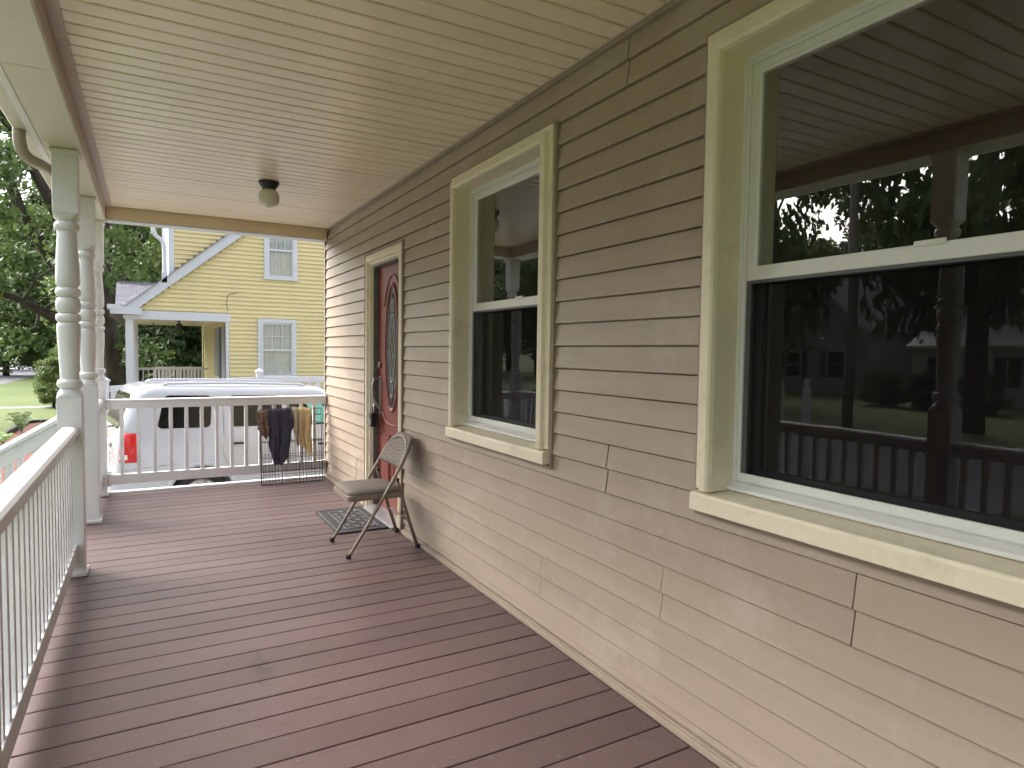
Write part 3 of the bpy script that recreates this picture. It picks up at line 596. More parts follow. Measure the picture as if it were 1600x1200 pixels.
# ------------------------------------------------------------------ front stairs
st = thing('porch_stairs', (-1.2, 5.34, GZ), 'grey front steps leading down from the porch opening', 'stairs')
for i in range(4):
    z = -0.19*(i+1); MB().box(-0.535-0.28*(i+1), -0.535-0.28*i+0.02, 4.72, 5.96, z-0.03, z).build('tread', 'deck', st, bevel=0.004)
    MB().box(-0.535-0.28*i-0.02, -0.535-0.28*i, 4.73, 5.95, z+0.001, z+0.155).build('riser', 'trim_white', st)
for yy, lab in ((4.665, 'white sloping stair rail at the nearest turned post'), (5.985, 'white sloping stair rail at the middle turned post')):
    t = thing('stair_railing', (-1.1, yy, GZ), lab, 'railing', 'white stair railings')
    k = -0.62; x0, x1 = PX-0.064, -1.70
    zt = lambda x: 0.955+k*(x0-x) if yy < 5 else 0.935+k*(x0-x)
    def slab(lo, hi, hw): return MB().prism([(x0, zt(x0)+lo), (x0, zt(x0)+hi), (x1, zt(x1)+hi), (x1, zt(x1)+lo)], 'y', yy-hw, yy+hw)
    slab(-0.03, 0.0, 0.045).build('hand_rail', 'rail_white', t, bevel=0.006); slab(-0.115, -0.031, 0.028).build('top_rail', 'rail_white', t, bevel=0.003)
    slab(-0.80, -0.71, 0.025).build('bottom_rail', 'rail_white', t, bevel=0.003)
    x = x0-0.10
    while x > x1+0.05:
        MB().prism([(x-0.019, zt(x)-0.73), (x+0.019, zt(x)-0.71), (x+0.019, zt(x)-0.10), (x-0.019, zt(x)-0.12)], 'y', yy-0.019, yy+0.019).build('baluster', 'rail_white', t); x -= 0.135
    zn = zt(x1)
    MB().box(x1-0.10, x1, yy-0.05, yy+0.05, GZ, zn+0.06).build('newel', 'rail_white', t, bevel=0.005)
    MB().lathe([(0.055, 0), (0.055, 0.02), (0.02, 0.03), (0.018, 0.045), (0.04, 0.07), (0.045, 0.10), (0.03, 0.13), (0.004, 0.145)], (x1-0.05, yy, zn+0.06), 16).build('finial', 'rail_white', t, smooth=True)

# ------------------------------------------------------------------ ceiling lamp
lamp = thing('ceiling_lamp', (0.812, 5.262, 2.646), 'black and white globe ceiling lamp above the porch', 'lamp')
LC = (0.812, 5.262, 0)
MB().lathe([(0.074, CZ-0.0005), (0.074, CZ-0.014), (0.066, CZ-0.030), (0.050, CZ-0.050), (0.046, CZ-0.064), (0.040, CZ-0.066)], LC, 28).build('canopy', 'black', lamp, angle=40)
gl = MB(); n = 48; vs = []; pr = [(0.042, CZ-0.060), (0.060, CZ-0.072), (0.071, CZ-0.092), (0.076, CZ-0.118), (0.073, CZ-0.145), (0.062, CZ-0.168), (0.043, CZ-0.184), (0.020, CZ-0.191), (0.008, CZ-0.196), (0.001, CZ-0.198)]
for r, z in pr:
    for k in range(n): a = 2*math.pi*k/n; q = r*(1+0.015*math.cos(a*16)); vs.append((LC[0]+q*math.cos(a), LC[1]+q*math.sin(a), z))
gl.add(vs, [(i*n+k, i*n+(k+1) % n, (i+1)*n+(k+1) % n, (i+1)*n+k) for i in range(len(pr)-1) for k in range(n)]).build('globe', 'globe', lamp, smooth=True)

# ------------------------------------------------------------------ door mat
mat_ = thing('door_mat', (1.43, 5.19, 0), 'black rubber doormat with a raised pattern in front of the entry door', 'doormat')
mx0, mx1, my0, my1 = 1.215, 1.645, 4.80, 5.55
MB().box(mx0, mx1, my0, my1, 0.0015, 0.010).build('base', 'rubber', mat_, bevel=0.004)
fr = MB(); 
for d, ww in ((0.012, 0.010), (0.085, 0.010)):
    a, b, c, e = mx0+d, mx1-d, my0+d, my1-d
    fr.box(a, b, c, c+ww, 0.0101, 0.014).box(a, b, e-ww, e, 0.0101, 0.014).box(a, a+ww, c+ww, e-ww, 0.0101, 0.014).box(b-ww, b, c+ww, e-ww, 0.0101, 0.014)
fr.build('border', 'rubber_worn', mat_)
bp = MB()
for i in range(4):
    for j in range(9):
        cx = mx0+0.125+i*0.06; cy = my0+0.125+j*0.0625; s = 0.025
        if (i+j) % 2: bp.prism([(cx-s, cy), (cx, cy-s*1.2), (cx+s, cy), (cx, cy+s*1.2)], 'z', 0.0101, 0.0165)
        else: bp.lathe([(0.014, 0.0101), (0.014, 0.0135), (0.008, 0.0155)], (cx, cy, 0), 10)
bp.build('raised_pattern', 'rubber_worn', mat_)

# ------------------------------------------------------------------ folding chair
ch = thing('folding_chair', (1.39, 4.44, 0), 'beige metal folding chair with padded fabric seat against the tan wall', 'chair')
ya, yb = 4.205, 4.645                     # outer frame tubes
fr = MB().tube(bez([(1.137, ya, 0.012), (1.252, ya, 0.19), (1.367, ya, 0.378), (1.476, ya, 0.561), (1.535, ya+0.02, 0.672), (1.565, ya+0.075, 0.735), (1.582, (ya+yb)/2, 0.768), (1.565, yb-0.075, 0.735), (1.535, yb-0.02, 0.672), (1.476, yb, 0.561), (1.367, yb, 0.378), (1.252, yb, 0.19), (1.137, yb, 0.012)], 5), 0.0115, 10)
fr.build('front_frame', 'chair_metal', ch, smooth=True)
for yy in (ya+0.035, yb+0.03):
    MB().tube([(1.632, yy, 0.012), (1.565, yy, 0.21), (1.497, yy, 0.44), (1.478, yy, 0.50)], [0.0125, 0.0125, 0.0125, 0.012], 10).build('rear_leg', 'chair_metal', ch, smooth=True)
MB().tube([(1.570, ya+0.035, 0.198), (1.570, yb+0.03, 0.198)], 0.008, 8).build('stretcher', 'chair_metal', ch, smooth=True)
MB().tube([(1.215, ya, 0.130), (1.215, yb, 0.130)], 0.0001, 3)
for x, yy in ((1.137, ya), (1.137, yb), (1.632, ya+0.035), (1.632, yb+0.03)):
    MB().lathe([(0.013, 0.0005), (0.017, 0.003), (0.017, 0.022), (0.014, 0.030)], (x, yy, 0), 12).build('foot_cap', 'rubber', ch)
def rrect(x0, x1, y0, y1, r, n=5):
    out = []
    for cx, cy, a0 in ((x1-r, y1-r, 0), (x0+r, y1-r, 90), (x0+r, y0+r, 180), (x1-r, y0+r, 270)):
        for k in range(n+1): a = R_(a0+90*k/n); out.append((cx+r*math.cos(a), cy+r*math.sin(a)))
    return out
sx0, sx1, sy0, sy1 = 1.135, 1.535, ya+0.016, yb-0.016
MB().prism(rrect(sx0, sx1, sy0, sy1, 0.035), 'z', 0.372, 0.412).build('seat_pan', 'chair_metal', ch, bevel=0.008)
cu = MB(); n = len(rrect(0, 1, 0, 1, 0.1)); vs = []
for ins, z in ((0.010, 0.4125), (0.006, 0.420), (0.012, 0.432), (0.035, 0.443), (0.085, 0.449), (0.15, 0.452)):
    vs += [(p[0], p[1], z) for p in rrect(sx0+ins, sx1-ins-0.01, sy0+ins, sy1-ins, max(0.045, 0.07-ins*0.2))]
fs = [(i*n+k, i*n+(k+1) % n, (i+1)*n+(k+1) % n, (i+1)*n+k) for i in range(5) for k in range(n)]+[tuple(5*n+k for k in range(n))]
cu.add(vs, fs).build('seat_cushion', 'chair_fabric', ch, smooth=True)
bk = MB(); nu, nv = 16, 10
def backpt(side):
    def fn(u, v):
        yy = ya-0.014+(yb-ya+0.028)*u; e = abs(2*u-1)
        top = 0.787-0.125*max(0, (e-0.40)/0.60)**2.4; bot = 0.578-0.010*(1-e*e)+0.0*(e**6)
        z = bot+(top-bot)*v
        xc = 1.486+(z-0.572)*0.49+0.022*(1-e*e)
        th = 0.017*(1-(2*v-1)**6)*(1-0.75*e**8)+0.004
        return (xc+side*th, yy, z)
    return fn
bk.grid(backpt(-1), nu, nv).grid(backpt(1), nu, nv)
ri = [(i, 0) for i in range(nu+1)]+[(nu, j) for j in range(1, nv+1)]+[(i, nv) for i in range(nu-1, -1, -1)]+[(0, j) for j in range(nv-1, 0, -1)]
off = (nu+1)*(nv+1); idx = [j*(nu+1)+i for i, j in ri]
bk.f += [(idx[k], idx[(k+1) % len(idx)], idx[(k+1) % len(idx)]+off, idx[k]+off) for k in range(len(idx))]
bk.build('backrest', 'chair_fabric', ch, smooth=True)
for yy in (ya+0.018, yb+0.012): MB().tube([(1.478, yy-0.012, 0.498), (1.478, yy+0.022, 0.498)], 0.012, 10).build('hinge', 'black', ch)

# ------------------------------------------------------------------ folded wire crate and draped cloths
cr = thing('wire_crate', (1.28, 6.88, 0), 'folded black wire dog crate leaning against the end railing', 'crate')
def crate_panel(name, x0, x1, z1, yb_, yt, vp_, hz, thick=0.0024, seedy=0):
    Y = lambda z: yb_+(yt-yb_)*z/z1
    f = MB().tube([(x0, Y(0.006), 0.006), (x0, Y(z1), z1), (x1, Y(z1), z1), (x1, Y(0.006), 0.006), (x0, Y(0.006), 0.006)], thick*1.5, 6)
    for z in hz: f.tube([(x0, Y(z)-0.004, z), (x1, Y(z)-0.004, z)], thick*1.2, 6)
    x = x0+vp_
    while x < x1-0.01: f.tube([(x, Y(0.006), 0.006), (x, Y(z1), z1)], thick*0.7, 5); x += vp_
    return f.build(name, 'wire', cr, smooth=True)
crate_panel('front_panel', 0.975, 1.600, 0.765, 6.86, 6.965, 0.034, (0.14, 0.27, 0.435, 0.60))
crate_panel('inner_panel', 1.000, 1.585, 0.42, 6.885, 6.975, 0.030, (0.10, 0.20, 0.30))
crate_panel('rear_panel', 0.985, 1.590, 0.755, 6.905, 6.985, 0.041, (0.13, 0.28, 0.44, 0.62))
MB().box(1.545, 1.60, 6.895, 6.915, 0.385, 0.402).box(1.50, 1.57, 6.905, 6.915, 0.70, 0.71).build('latch', 'black', cr)
def cloth(name, label, mat, x0, x1, ztop, zbots, back, folds, amp, seed, group='cloths draped over the crate'):
    rnd = random.Random(seed); nu, nv = 44, 46
    ph = [rnd.uniform(0, 6.28) for _ in range(6)]
    def fn(u, v):
        L = ztop-np.interp(u, [i/(len(zbots)-1) for i in range(len(zbots))], zbots)
        s = v*(L+back)-back                       # path length, 0 at the top wire
        down = abs(s); dn = down/max(L, 0.01)
        w_ = 1-0.10*min(1, dn)*(1-0.6*math.sin(5*u+ph[0]+3*dn)) if s > 0 else 1-0.1*dn
        xc = (x0+x1)/2; x = xc+(x0-xc+(x1-x0)*u)*w_+0.012*math.sin(9*dn+ph[1])*dn
        zt = ztop+0.004*math.sin(7*u+ph[2]); z = zt-down+ (0.010 if down < 0.02 else 0)*(1-down/0.02)
        lean = 6.962-0.105*(0.765-z)/0.765
        fold = amp*min(1, 0.25+dn*1.3)*(math.sin(folds*6.28*u+ph[3]+1.2*dn)+0.45*math.sin(folds*13.1*u+ph[4]-2*dn))
        yy = lean-0.014-fold-amp if s > 0.012 else (lean+0.030+0.3*fold if s < -0.012 else lean+0.010-s*2.0)
        z += (0.012*math.sin(folds*9*u+ph[5])+0.010*math.sin(folds*31*u+ph[2]))*dn; yy += 0.007*math.sin(17*u+11*dn+ph[1])*math.sin(13*dn+ph[4]+4*u)*min(1, 3*dn)*(1 if s > 0.012 else 0)
        return (x, yy-0.01*math.sin(5*dn+6*u)*dn, z)
    o = MB().grid(fn, nu, nv).build(name, mat, smooth=True, solid=0.004, sub=1)
    # origin at base of the cloth
    return tag(o, label, 'cloth', group)
cloth('draped_cloth', 'dark navy cloth draped over the wire crate', 'navy', 1.045, 1.285, 0.772, [0.34, 0.23, 0.20, 0.21, 0.22, 0.28, 0.46], 0.16, 2.3, 0.016, 3)
cloth('draped_cloth', 'pale beige cloth hanging beside the navy cloth', 'beige_cloth', 1.285, 1.385, 0.775, [0.62, 0.45, 0.36, 0.42, 0.5], 0.14, 2.0, 0.014, 11)
cloth('draped_cloth', 'straw yellow cloth hanging nearest the house wall', 'yellow_cloth', 1.355, 1.478, 0.774, [0.42, 0.34, 0.28, 0.29, 0.32], 0.14, 1.7, 0.014, 23)
cloth('draped_cloth', 'brown leather strap piece at the left of the wire crate', 'brown_cloth', 0.945, 1.055, 0.755, [0.56, 0.53, 0.50, 0.46, 0.50], 0.10, 1.3, 0.010, 31)

# ------------------------------------------------------------------ white parked SUV
def make_suv():
    t = thing('parked_suv', (0, 0, 0), 'white sport utility vehicle parked behind the end railing', 'car')
    def rr(xr, xf, hw, z, rc, n=6):
        return [(p[0], p[1], z) for p in rrect(xr, xf, -hw, hw, rc, n)]
    L = [(0.30, 0.16, 4.60, 0.80, 0.12), (0.36, 0.06, 4.70, 0.87, 0.16), (0.46, 0.01, 4.74, 0.905, 0.18), (0.60, 0.0, 4.75, 0.915, 0.18), (0.70, 0.02, 4.74, 0.918, 0.18), (0.735, 0.085, 4.72, 0.918, 0.16),
         (0.90, 0.095, 4.69, 0.922, 0.16), (1.05, 0.10, 4.64, 0.920, 0.16), (1.16, 0.105, 4.55, 0.912, 0.18), (1.225, 0.115, 4.30, 0.895, 0.20), (1.262, 0.125, 3.55, 0.880, 0.16),
         (1.40, 0.165, 3.34, 0.850, 0.15), (1.58, 0.225, 3.12, 0.805, 0.15), (1.74, 0.285, 2.95, 0.765, 0.16), (1.815, 0.34, 2.88, 0.725, 0.20), (1.855, 0.42, 2.80, 0.650, 0.24), (1.875, 0.56, 2.65, 0.50, 0.28), (1.885, 0.9, 2.3, 0.25, 0.2)]
    mb = MB(); n = 28; vs = []
    for z, xr, xf, hw, rc in L: vs += rr(xr, xf, hw, z, rc)
    fs = [(i*n+k, i*n+(k+1) % n, (i+1)*n+(k+1) % n, (i+1)*n+k) for i in range(len(L)-1) for k in range(n)]+[tuple(range(n-1, -1, -1)), tuple((len(L)-1)*n+k for k in range(n))]
    body = mb.add(vs, fs).build('body', 'car_white', t)
    cut = MB()
    for x in (1.10, 3.93):
        for s in (-1, 1): cut.prism([(x+0.425*math.cos(2*math.pi*k/28), 0.37+0.435*math.sin(2*math.pi*k/28)) for k in range(28)], 'y', min(s*0.66, s*1.1), max(s*0.66, s*1.1))
    co = cut.build('cutter', 'car_white'); md = body.modifiers.new('b', 'BOOLEAN'); md.object = co; md.operation = 'DIFFERENCE'; md.solver = 'EXACT'
    dg = bpy.context.evaluated_depsgraph_get(); me = bpy.data.meshes.new_from_object(body.evaluated_get(dg)); body.modifiers.clear(); body.data = me; bpy.data.objects.remove(co)
    sbang(body, 32)
    def side_y(z):
        zz = [l[0] for l in L]; return float(np.interp(z, zz, [l[3] for l in L]))
    def rear_x(z): return float(np.interp(z, [l[0] for l in L], [l[1] for l in L]))
    def plate(name, poly, sgn, out, mat, par, rad=0.05, th=0.012):
        # rounded polygon (x,z) pressed on to the body side
        pts = []
        m_ = len(poly)
        for i in range(m_):
            p = Vector(poly[i]); a = Vector(poly[i-1]); b = Vector(poly[(i+1) % m_]); u = (a-p).normalized()*rad; v = (b-p).normalized()*rad
            for k in range(6):
                q = k/5; pts.append(p+u*(1-q)**2+v*q*q)
        n_ = len(pts); vs = [(p.x, sgn*(side_y(p.y)+out), p.y) for p in pts]+[(p.x, sgn*(side_y(p.y)+out-th), p.y) for p in pts]
        # densify vertically by triangulated fan is enough on the nearly flat glasshouse
        return MB().add(vs, [tuple(range(n_)), tuple(range(2*n_-1, n_-1, -1))]+[(i, i+n_, (i+1) % n_+n_, (i+1) % n_) for i in range(n_)]).build(name, mat, par)
    for s in (-1, 1):
        plate('quarter_window', [(0.545, 1.305), (0.640, 1.735), (1.225, 1.735), (1.195, 1.305)], s, 0.004, 'car_glass', t, 0.07)
        plate('rear_window', [(1.455, 1.305), (1.455, 1.735), (2.16, 1.735), (2.20, 1.305)], s, 0.004, 'car_glass', t, 0.06)
        plate('front_window', [(2.30, 1.305), (2.27, 1.735), (2.72, 1.735), (3.18, 1.305)], s, 0.004, 'car_glass', t, 0.05)
        # door seams
        for pts in ([(1.365, 1.62), (1.365, 1.2), (1.35, 0.95), (1.42, 0.80), (1.56, 0.62)], [(2.245, 1.70), (2.25, 1.2), (2.25, 0.5)], [(3.28, 1.25), (3.34, 0.9), (3.30, 0.5)]):
            MB().tube([(x, s*(side_y(z)+0.001), z) for x, z in pts], 0.006, 6).build('door_seam', 'grey_plastic', t)
        MB().tube([(0.12+0.05*k, s*(side_y(0.785)+0.0005), 0.785+0.004*k) for k in range(14)], 0.005, 5).build('body_seam', 'grey_plastic', t)
        for x in (1.44, 2.36):
            MB().tube([(x, s*0.930, 1.075), (x+0.05, s*0.955, 1.080), (x+0.15, s*0.955, 1.080), (x+0.20, s*0.930, 1.075)], 0.016, 8).build('door_handle', 'black', t, smooth=True)
        # wheel arch lips
        for x in (1.10, 3.93):
            MB().tube([(x+0.445*math.cos(R_(a)), s*0.918, 0.37+0.455*math.sin(R_(a))) for a in range(-8, 189, 8)], 0.042, 8).build('wheel_arch', 'car_white', t, smooth=True)
            w_ = MB()
            def disc(prof, nn=28):
                vs = [(x+r*math.cos(2*math.pi*k/nn), s*yy, 0.37+r*math.sin(2*math.pi*k/nn)) for r, yy in prof for k in range(nn)]
                return MB().add(vs, [(i*nn+k, i*nn+(k+1) % nn, (i+1)*nn+(k+1) % nn, (i+1)*nn+k) for i in range(len(prof)-1) for k in range(nn)])
            wh = disc([(0.24, 0.70), (0.34, 0.69), (0.37, 0.72), (0.37, 0.86), (0.345, 0.90), (0.25, 0.895), (0.235, 0.87)]).build('wheel', 'tyre', t, smooth=True)
            rim = disc([(0.235, 0.87), (0.22, 0.85), (0.20, 0.80), (0.06, 0.84), (0.05, 0.87), (0.001, 0.875)]); 
            for q in range(6):
                a = q*math.pi/3; rim.add([(x+rr_*math.cos(a+d), s*yy, 0.37+rr_*math.sin(a+d)) for rr_, d, yy in ((0.05, -0.5, 0.875), (0.05, 0.5, 0.875), (0.22, 0.16, 0.868), (0.22, -0.16, 0.868))], [(0, 1, 2, 3)])
            rim.build('rim', 'silver', wh)
        # tail lamp wrapped round the rear corner
        tl = MB(); pts = []
        for z in (0.885, 0.90, 1.06, 1.24, 1.255):
            hw = side_y(z); xr = rear_x(z); ins = 0.012 if z in (0.885, 1.255) else 0
            cx, cy, r = xr+0.16, hw-0.16, 0.16
            row = []
            for a in range(40, 91, 10): row.append((cx-(r+0.010-ins)*math.cos(R_(a)), s*(cy+(r+0.010-ins)*math.sin(R_(a))), z))
            row.append((xr+0.235, s*(hw+0.010-ins), z)); pts.append(row)
        k_ = len(pts[0]); fs_ = [(i*k_+j, i*k_+j+1, (i+1)*k_+j+1, (i+1)*k_+j) for i in range(4) for j in range(k_-1)]
        lo_ = tl.add([p for r in pts for p in r], fs_).build('tail_lamp', 'lamp_red', t, smooth=True, solid=0.006)
        rl = MB(); hw = side_y(0.95)
        row = [[(rear_x(z)+0.16-(0.174)*math.cos(R_(a)), s*(side_y(z)-0.16+0.174*math.sin(R_(a))), z) for a in (42, 52, 62, 74)] for z in (0.925, 0.985)]
        rl.add(row[0]+row[1], [(i, i+1, i+5, i+4) for i in range(3)]).build('reversing_light', 'lamp_clear', lo_, solid=0.004)
        # roof rail
        MB().tube([(0.62, s*0.62, 1.850), (0.70, s*0.62, 1.885), (1.5, s*0.62, 1.902), (2.5, s*0.60, 1.888), (2.6, s*0.60, 1.850)], 0.017, 8).build('roof_rail', 'car_white', t, smooth=True)
        MB().box(3.02, 3.14, min(s*0.9, s*1.08), max(s*0.9, s*1.08), 1.20, 1.36).build('mirror', 'car_white', t, bevel=0.03)
        MB().box(4.50, 4.70, min(s*0.52, s*0.84), max(s*0.52, s*0.84), 0.92, 1.08).build('headlight', 'lamp_clear', t, bevel=0.03)
    MB().box(0.9, 4.3, -0.63, 0.63, 0.30, 0.85).build('underbody', 'tyre', t)
    # rear screen, wiper, bumper, plate
    rs = MB(); rows = [(1.30, 0.62), (1.36, 0.66), (1.68, 0.60), (1.74, 0.54)]
    rs.add([(rear_x(z)-0.006, q*hw, z) for z, hw in rows for q in (-1, 1)], [(2*i, 2*i+1, 2*i+3, 2*i+2) for i in range(3)]).build('rear_screen', 'car_glass', t, solid=0.006)
    MB().tube([(0.11, -0.05, 1.28), (0.08, -0.1, 1.27), (0.09, -0.55, 1.33)], 0.012, 6).build('wiper', 'black', t)
    MB().box(0.02, 0.10, -0.62, 0.62, 0.712, 0.742).build('bumper_step', 'grey_plastic', t, bevel=0.01)
    MB().box(-0.012, 0.02, -0.86, 0.86, 0.40, 0.50).build('bumper_lower', 'grey_plastic', t, bevel=0.01)
    MB().box(0.075, 0.10, -0.30, 0.30, 1.02, 1.08).build('hatch_handle', 'grey_plastic', t, bevel=0.01)
    MB().box(0.080, 0.098, -0.26, 0.26, 0.82, 0.97).build('number_plate', 'lamp_clear', t)
    plate('window_reflection', [(2.66, 1.33), (2.50, 1.70), (2.68, 1.70), (3.02, 1.33)], -1, 0.008, 'teal_reflection', t, 0.03)  # painted teal reflection, a thin plate laid over the front window
    return t
suv = make_suv()
suv.location = (-0.62, 10.38, GZ-0.02); suv.rotation_euler = (0, R_(1.6), R_(8.5))

# ------------------------------------------------------------------ white vinyl fence
def fence_section(x0, x1, z0, z1, yy, label):
    t = thing('vinyl_fence', ((x0+x1)/2, yy, GZ), label, 'fence', 'white vinyl fence by the driveway')
    Z = lambda x: z0+(z1-z0)*(x-x0)/(x1-x0)
    def bar(a, b, hw, nm): MB().prism([(x0, z0+a), (x0, z0+b), (x1, z1+b), (x1, z1+a)], 'y', yy-hw, yy+hw).build(nm, 'trim_white', t)
    bar(-0.10, 0.0, 0.03, 'top_rail'); bar(-0.42, -0.33, 0.03, 'middle_rail'); bar(GZ+0.06-min(z0, z1), GZ+0.16-min(z0, z1), 0.03, 'bottom_rail')
    x = x0+0.06; nb = 0
    pm = MB().box(-0.045, 0.045, -0.011, 0.011, -0.33, -0.10).mesh('picket', 'trim_white')
    while x < x1-0.03:
        piece('picket', pm, t, (x, yy, Z(x))); x += 0.165
    x = x0+0.005; bm2 = None
    while x < x1-0.02:
        w_ = min(0.15, x1-x); MB().box(x, x+w_-0.004, yy-0.015, yy+0.015, GZ+0.16, Z(x)-0.42).build('board', 'trim_white', t); x += 0.15
    return t
FY = 13.2
fence_section(1.90, 5.6, 0.845, 0.845, FY, 'level white fence section behind the right of the parked vehicle')
fence_section(-0.60, 1.80, 0.70, 0.845, FY, 'sloping white fence section behind the vehicle roof')
for x, zt_, lab in ((1.85, 0.93, 'white capped fence post above the parked vehicle roof'), (-0.66, 0.78, 'white capped fence post at the left end of the fence')):
    t = thing('fence_post', (x, FY, GZ), lab, 'fence post', 'white fence posts')
    MB().box(x-0.055, x+0.055, FY-0.055, FY+0.055, GZ, zt_).build('shaft', 'trim_white', t)
    MB().prism([(x-0.075, FY-0.075), (x+0.075, FY-0.075), (x+0.075, FY+0.075), (x-0.075, FY+0.075)], 'z', zt_, zt_+0.03).add([(x-0.06, FY-0.06, zt_+0.03), (x+0.06, FY-0.06, zt_+0.03), (x+0.06, FY+0.06, zt_+0.03), (x-0.06, FY+0.06, zt_+0.03), (x, FY, zt_+0.085)], [(0, 1, 4), (1, 2, 4), (2, 3, 4), (3, 0, 4)]).build('cap', 'trim_white', t)

# ------------------------------------------------------------------ yellow house next door
HY = 17.4
yh = thing('yellow_house', (2.0, HY+4, GZ), 'yellow clapboard house with white trim and a side porch next door', 'house')
yw = MB()
yw.box(1.72, 4.15, HY+0.03, HY+0.2, GZ, 2.2).box(0.46, 4.15, HY+0.03, HY+0.2, 2.2, 7.2)
yw.box(1.72, 1.85, HY+0.2, HY+9, GZ, 2.6).box(0.46, 0.6, HY+0.2, HY+9, 2.6, 7.2).box(4.02, 4.15, HY+0.2, HY+9, GZ, 7.2).box(1.85, 4.02, HY+8.9, HY+9, GZ, 7.2)
yw.build('wall', 'yellow_paint', yh)
MB().prism([(-0.12, 2.20), (2.25, 2.20), (2.25, 4.16)], 'y', HY+0.0145, HY+0.0285).build('gable_infill', 'yellow_paint', yh)
cb = MB(); E2 = 0.1035
def rake_x(z): return -0.23+(z-2.235)*(2.16+0.23)/(4.208-2.251)      # where the rake board's lower edge is at height z
wins = [(2.40, 3.335, 0.66, 2.14), (2.56, 3.365, 3.18, 4.68)]
z = GZ+0.1
while z < 7.1:
    zt_ = z+E2
    spans = []
    if z < 2.17: spans = [(1.74, 4.08)]
    else:
        xr = max(-0.2, rake_x(z)+0.02)
        spans = [(xr, 4.08)] if xr < 4 else []
        if z > 2.6: spans.append((0.55, min(4.08, rake_x(z)-0.36))) if rake_x(z)-0.36 > 0.6 else None
    out = []
    for a, b in spans:
        segs = [(a, b)]
        for w_ in wins:
            if w_[2]-0.02 < z+E2/2 < w_[3]+0.02:
                ns = []
                for p, q in segs:
                    if w_[1] < p or w_[0] > q: ns.append((p, q)); continue
                    if w_[0] > p: ns.append((p, w_[0]))
                    if w_[1] < q: ns.append((w_[1], q))
                segs = ns
        out += segs
    for a, b in out:
        if b-a > 0.02: cb.prism([(HY-0.020, z), (HY+0.014, zt_+0.004), (HY+0.029, zt_+0.004), (HY+0.029, z)], 'x', a, b)
    z = zt_
o = cb.build('clapboard_siding', 'yellow_paint', yh); o['kind'] = 'stuff'
# rake board, eave return, roof
def rake(off0, off1, y0, y1): return [(-0.50, 2.19+off0), (3.6, 2.19+off0+4.1*0.835), (3.6, 2.19+off1+4.1*0.835), (-0.50, 2.19+off1)]
MB().prism([(x, z) for x, z in rake(-0.145, 0.10, 0, 0)], 'y', HY-0.10, HY-0.02).build('rake_board', 'trim_white', yh)
MB().prism([(x, z) for x, z in rake(-0.165, -0.125, 0, 0)], 'y', HY-0.125, HY-0.101).build('rake_moulding', 'trim_white', yh)
MB().prism([(-0.75, 2.19+0.101-0.25*0.835), (3.6, 2.19+0.101+4.1*0.835), (3.6, 2.30+4.1*0.835), (-0.75, 2.30-0.25*0.835)], 'y', HY-0.16, HY+9.1).build('roof', 'shingle', yh)
MB().prism([(-0.745, 2.13), (-0.12, 2.13), (-0.12, 2.27), (-0.65, 2.33), (-0.745, 2.30)], 'y', HY-0.20, HY-0.126).box(-0.80, -0.55, HY-0.22, HY+0.6, 2.24, 2.34).build('eave_return', 'trim_white', yh)
MB().prism([(HY+0.25, 2.36), (HY+1.25, 2.96), (HY+1.25, 2.90), (HY+0.25, 2.30)], 'x', -0.66, 0.42).box(-0.60, 0.42, HY+1.2, HY+1.26, 2.90, 2.985).build('porch_roof', 'shingle', yh)
MB().box(-0.48, 1.76, HY-0.035, HY+0.16, 2.03, 2.23).build('porch_beam', 'trim_white', yh)
MB().box(1.66, 1.735, HY-0.03, HY+0.02, GZ, 2.03).build('corner_board', 'trim_white', yh)
MB().box(4.075, 4.16, HY-0.03, HY+0.02, GZ, 7.2).build('corner_board', 'trim_white', yh)
MB().box(0.44, 0.555, HY-0.03, HY+0.028, 2.9, 7.2).box(0.44, 0.459, HY+0.028, HY+8, 2.9, 7.2).build('corner_board', 'trim_white', yh)
MB().box(-0.50, 1.72, HY+0.16, HY+6.5, 2.10, 2.14).build('porch_ceiling', 'ceiling', yh)
MB().box(-0.55, 1.72, HY-0.05, HY+6.5, GZ, -0.10).build('porch_floor', 'concrete', yh)
for px0, px1, py in ((-0.46, -0.30, 0.0), (-0.42, -0.28, 2.2), (-0.42, -0.28, 6.3)):
    MB().box(px0, px1, HY+py, HY+py+0.15, -0.10, 2.10).build('porch_post', 'trim_white', yh)
MB().box(1.690, 1.719, HY+0.5, HY+1.5, -0.1, 1.95).build('side_door', 'grey_plastic', yh); MB().box(1.690, 1.719, HY+2.6, HY+3.6, 0.6, 1.95).build('side_window', 'grey_plastic', yh)
MB().box(1.670, 1.718, HY+1.55, HY+1.95, 0.0, 1.95).box(1.67, 1.718, HY+0.15, HY+0.4, -0.1, 1.95).build('shutter', 'shutter', yh)
bal2 = MB().box(-0.018, 0.018, -0.018, 0.018, -0.06, 0.66).mesh('baluster', 'trim_white')
for k in range(14): piece('baluster', bal2, yh, (-0.30+k*0.145, HY+6.35, 0))
MB().box(-0.42, 1.72, HY+6.31, HY+6.39, 0.66, 0.73).box(-0.42, 1.72, HY+6.32, HY+6.38, -0.06, 0.0).build('porch_rail', 'trim_white', yh)
pl = thing('porch_lantern', (0.72, HY+2.0, 1.9), 'small dark lantern hanging from the yellow house porch ceiling', 'lantern')
MB().lathe([(0.05, 2.098), (0.05, 2.085), (0.02, 2.07), (0.02, 2.03), (0.07, 2.00), (0.09, 1.86), (0.07, 1.84)], (0.72, HY+2.0, 0), 10).build('body', 'black', pl)
sw = thing('porch_swing', (0.75, HY+3.6, 0.3), 'pale slatted porch swing hanging on chains in the yellow house porch', 'swing')
sy = HY+3.6
slat = MB().box(-0.03, 0.03, -0.012, 0.012, 0, 0.42).mesh('slat', 'house_pale')
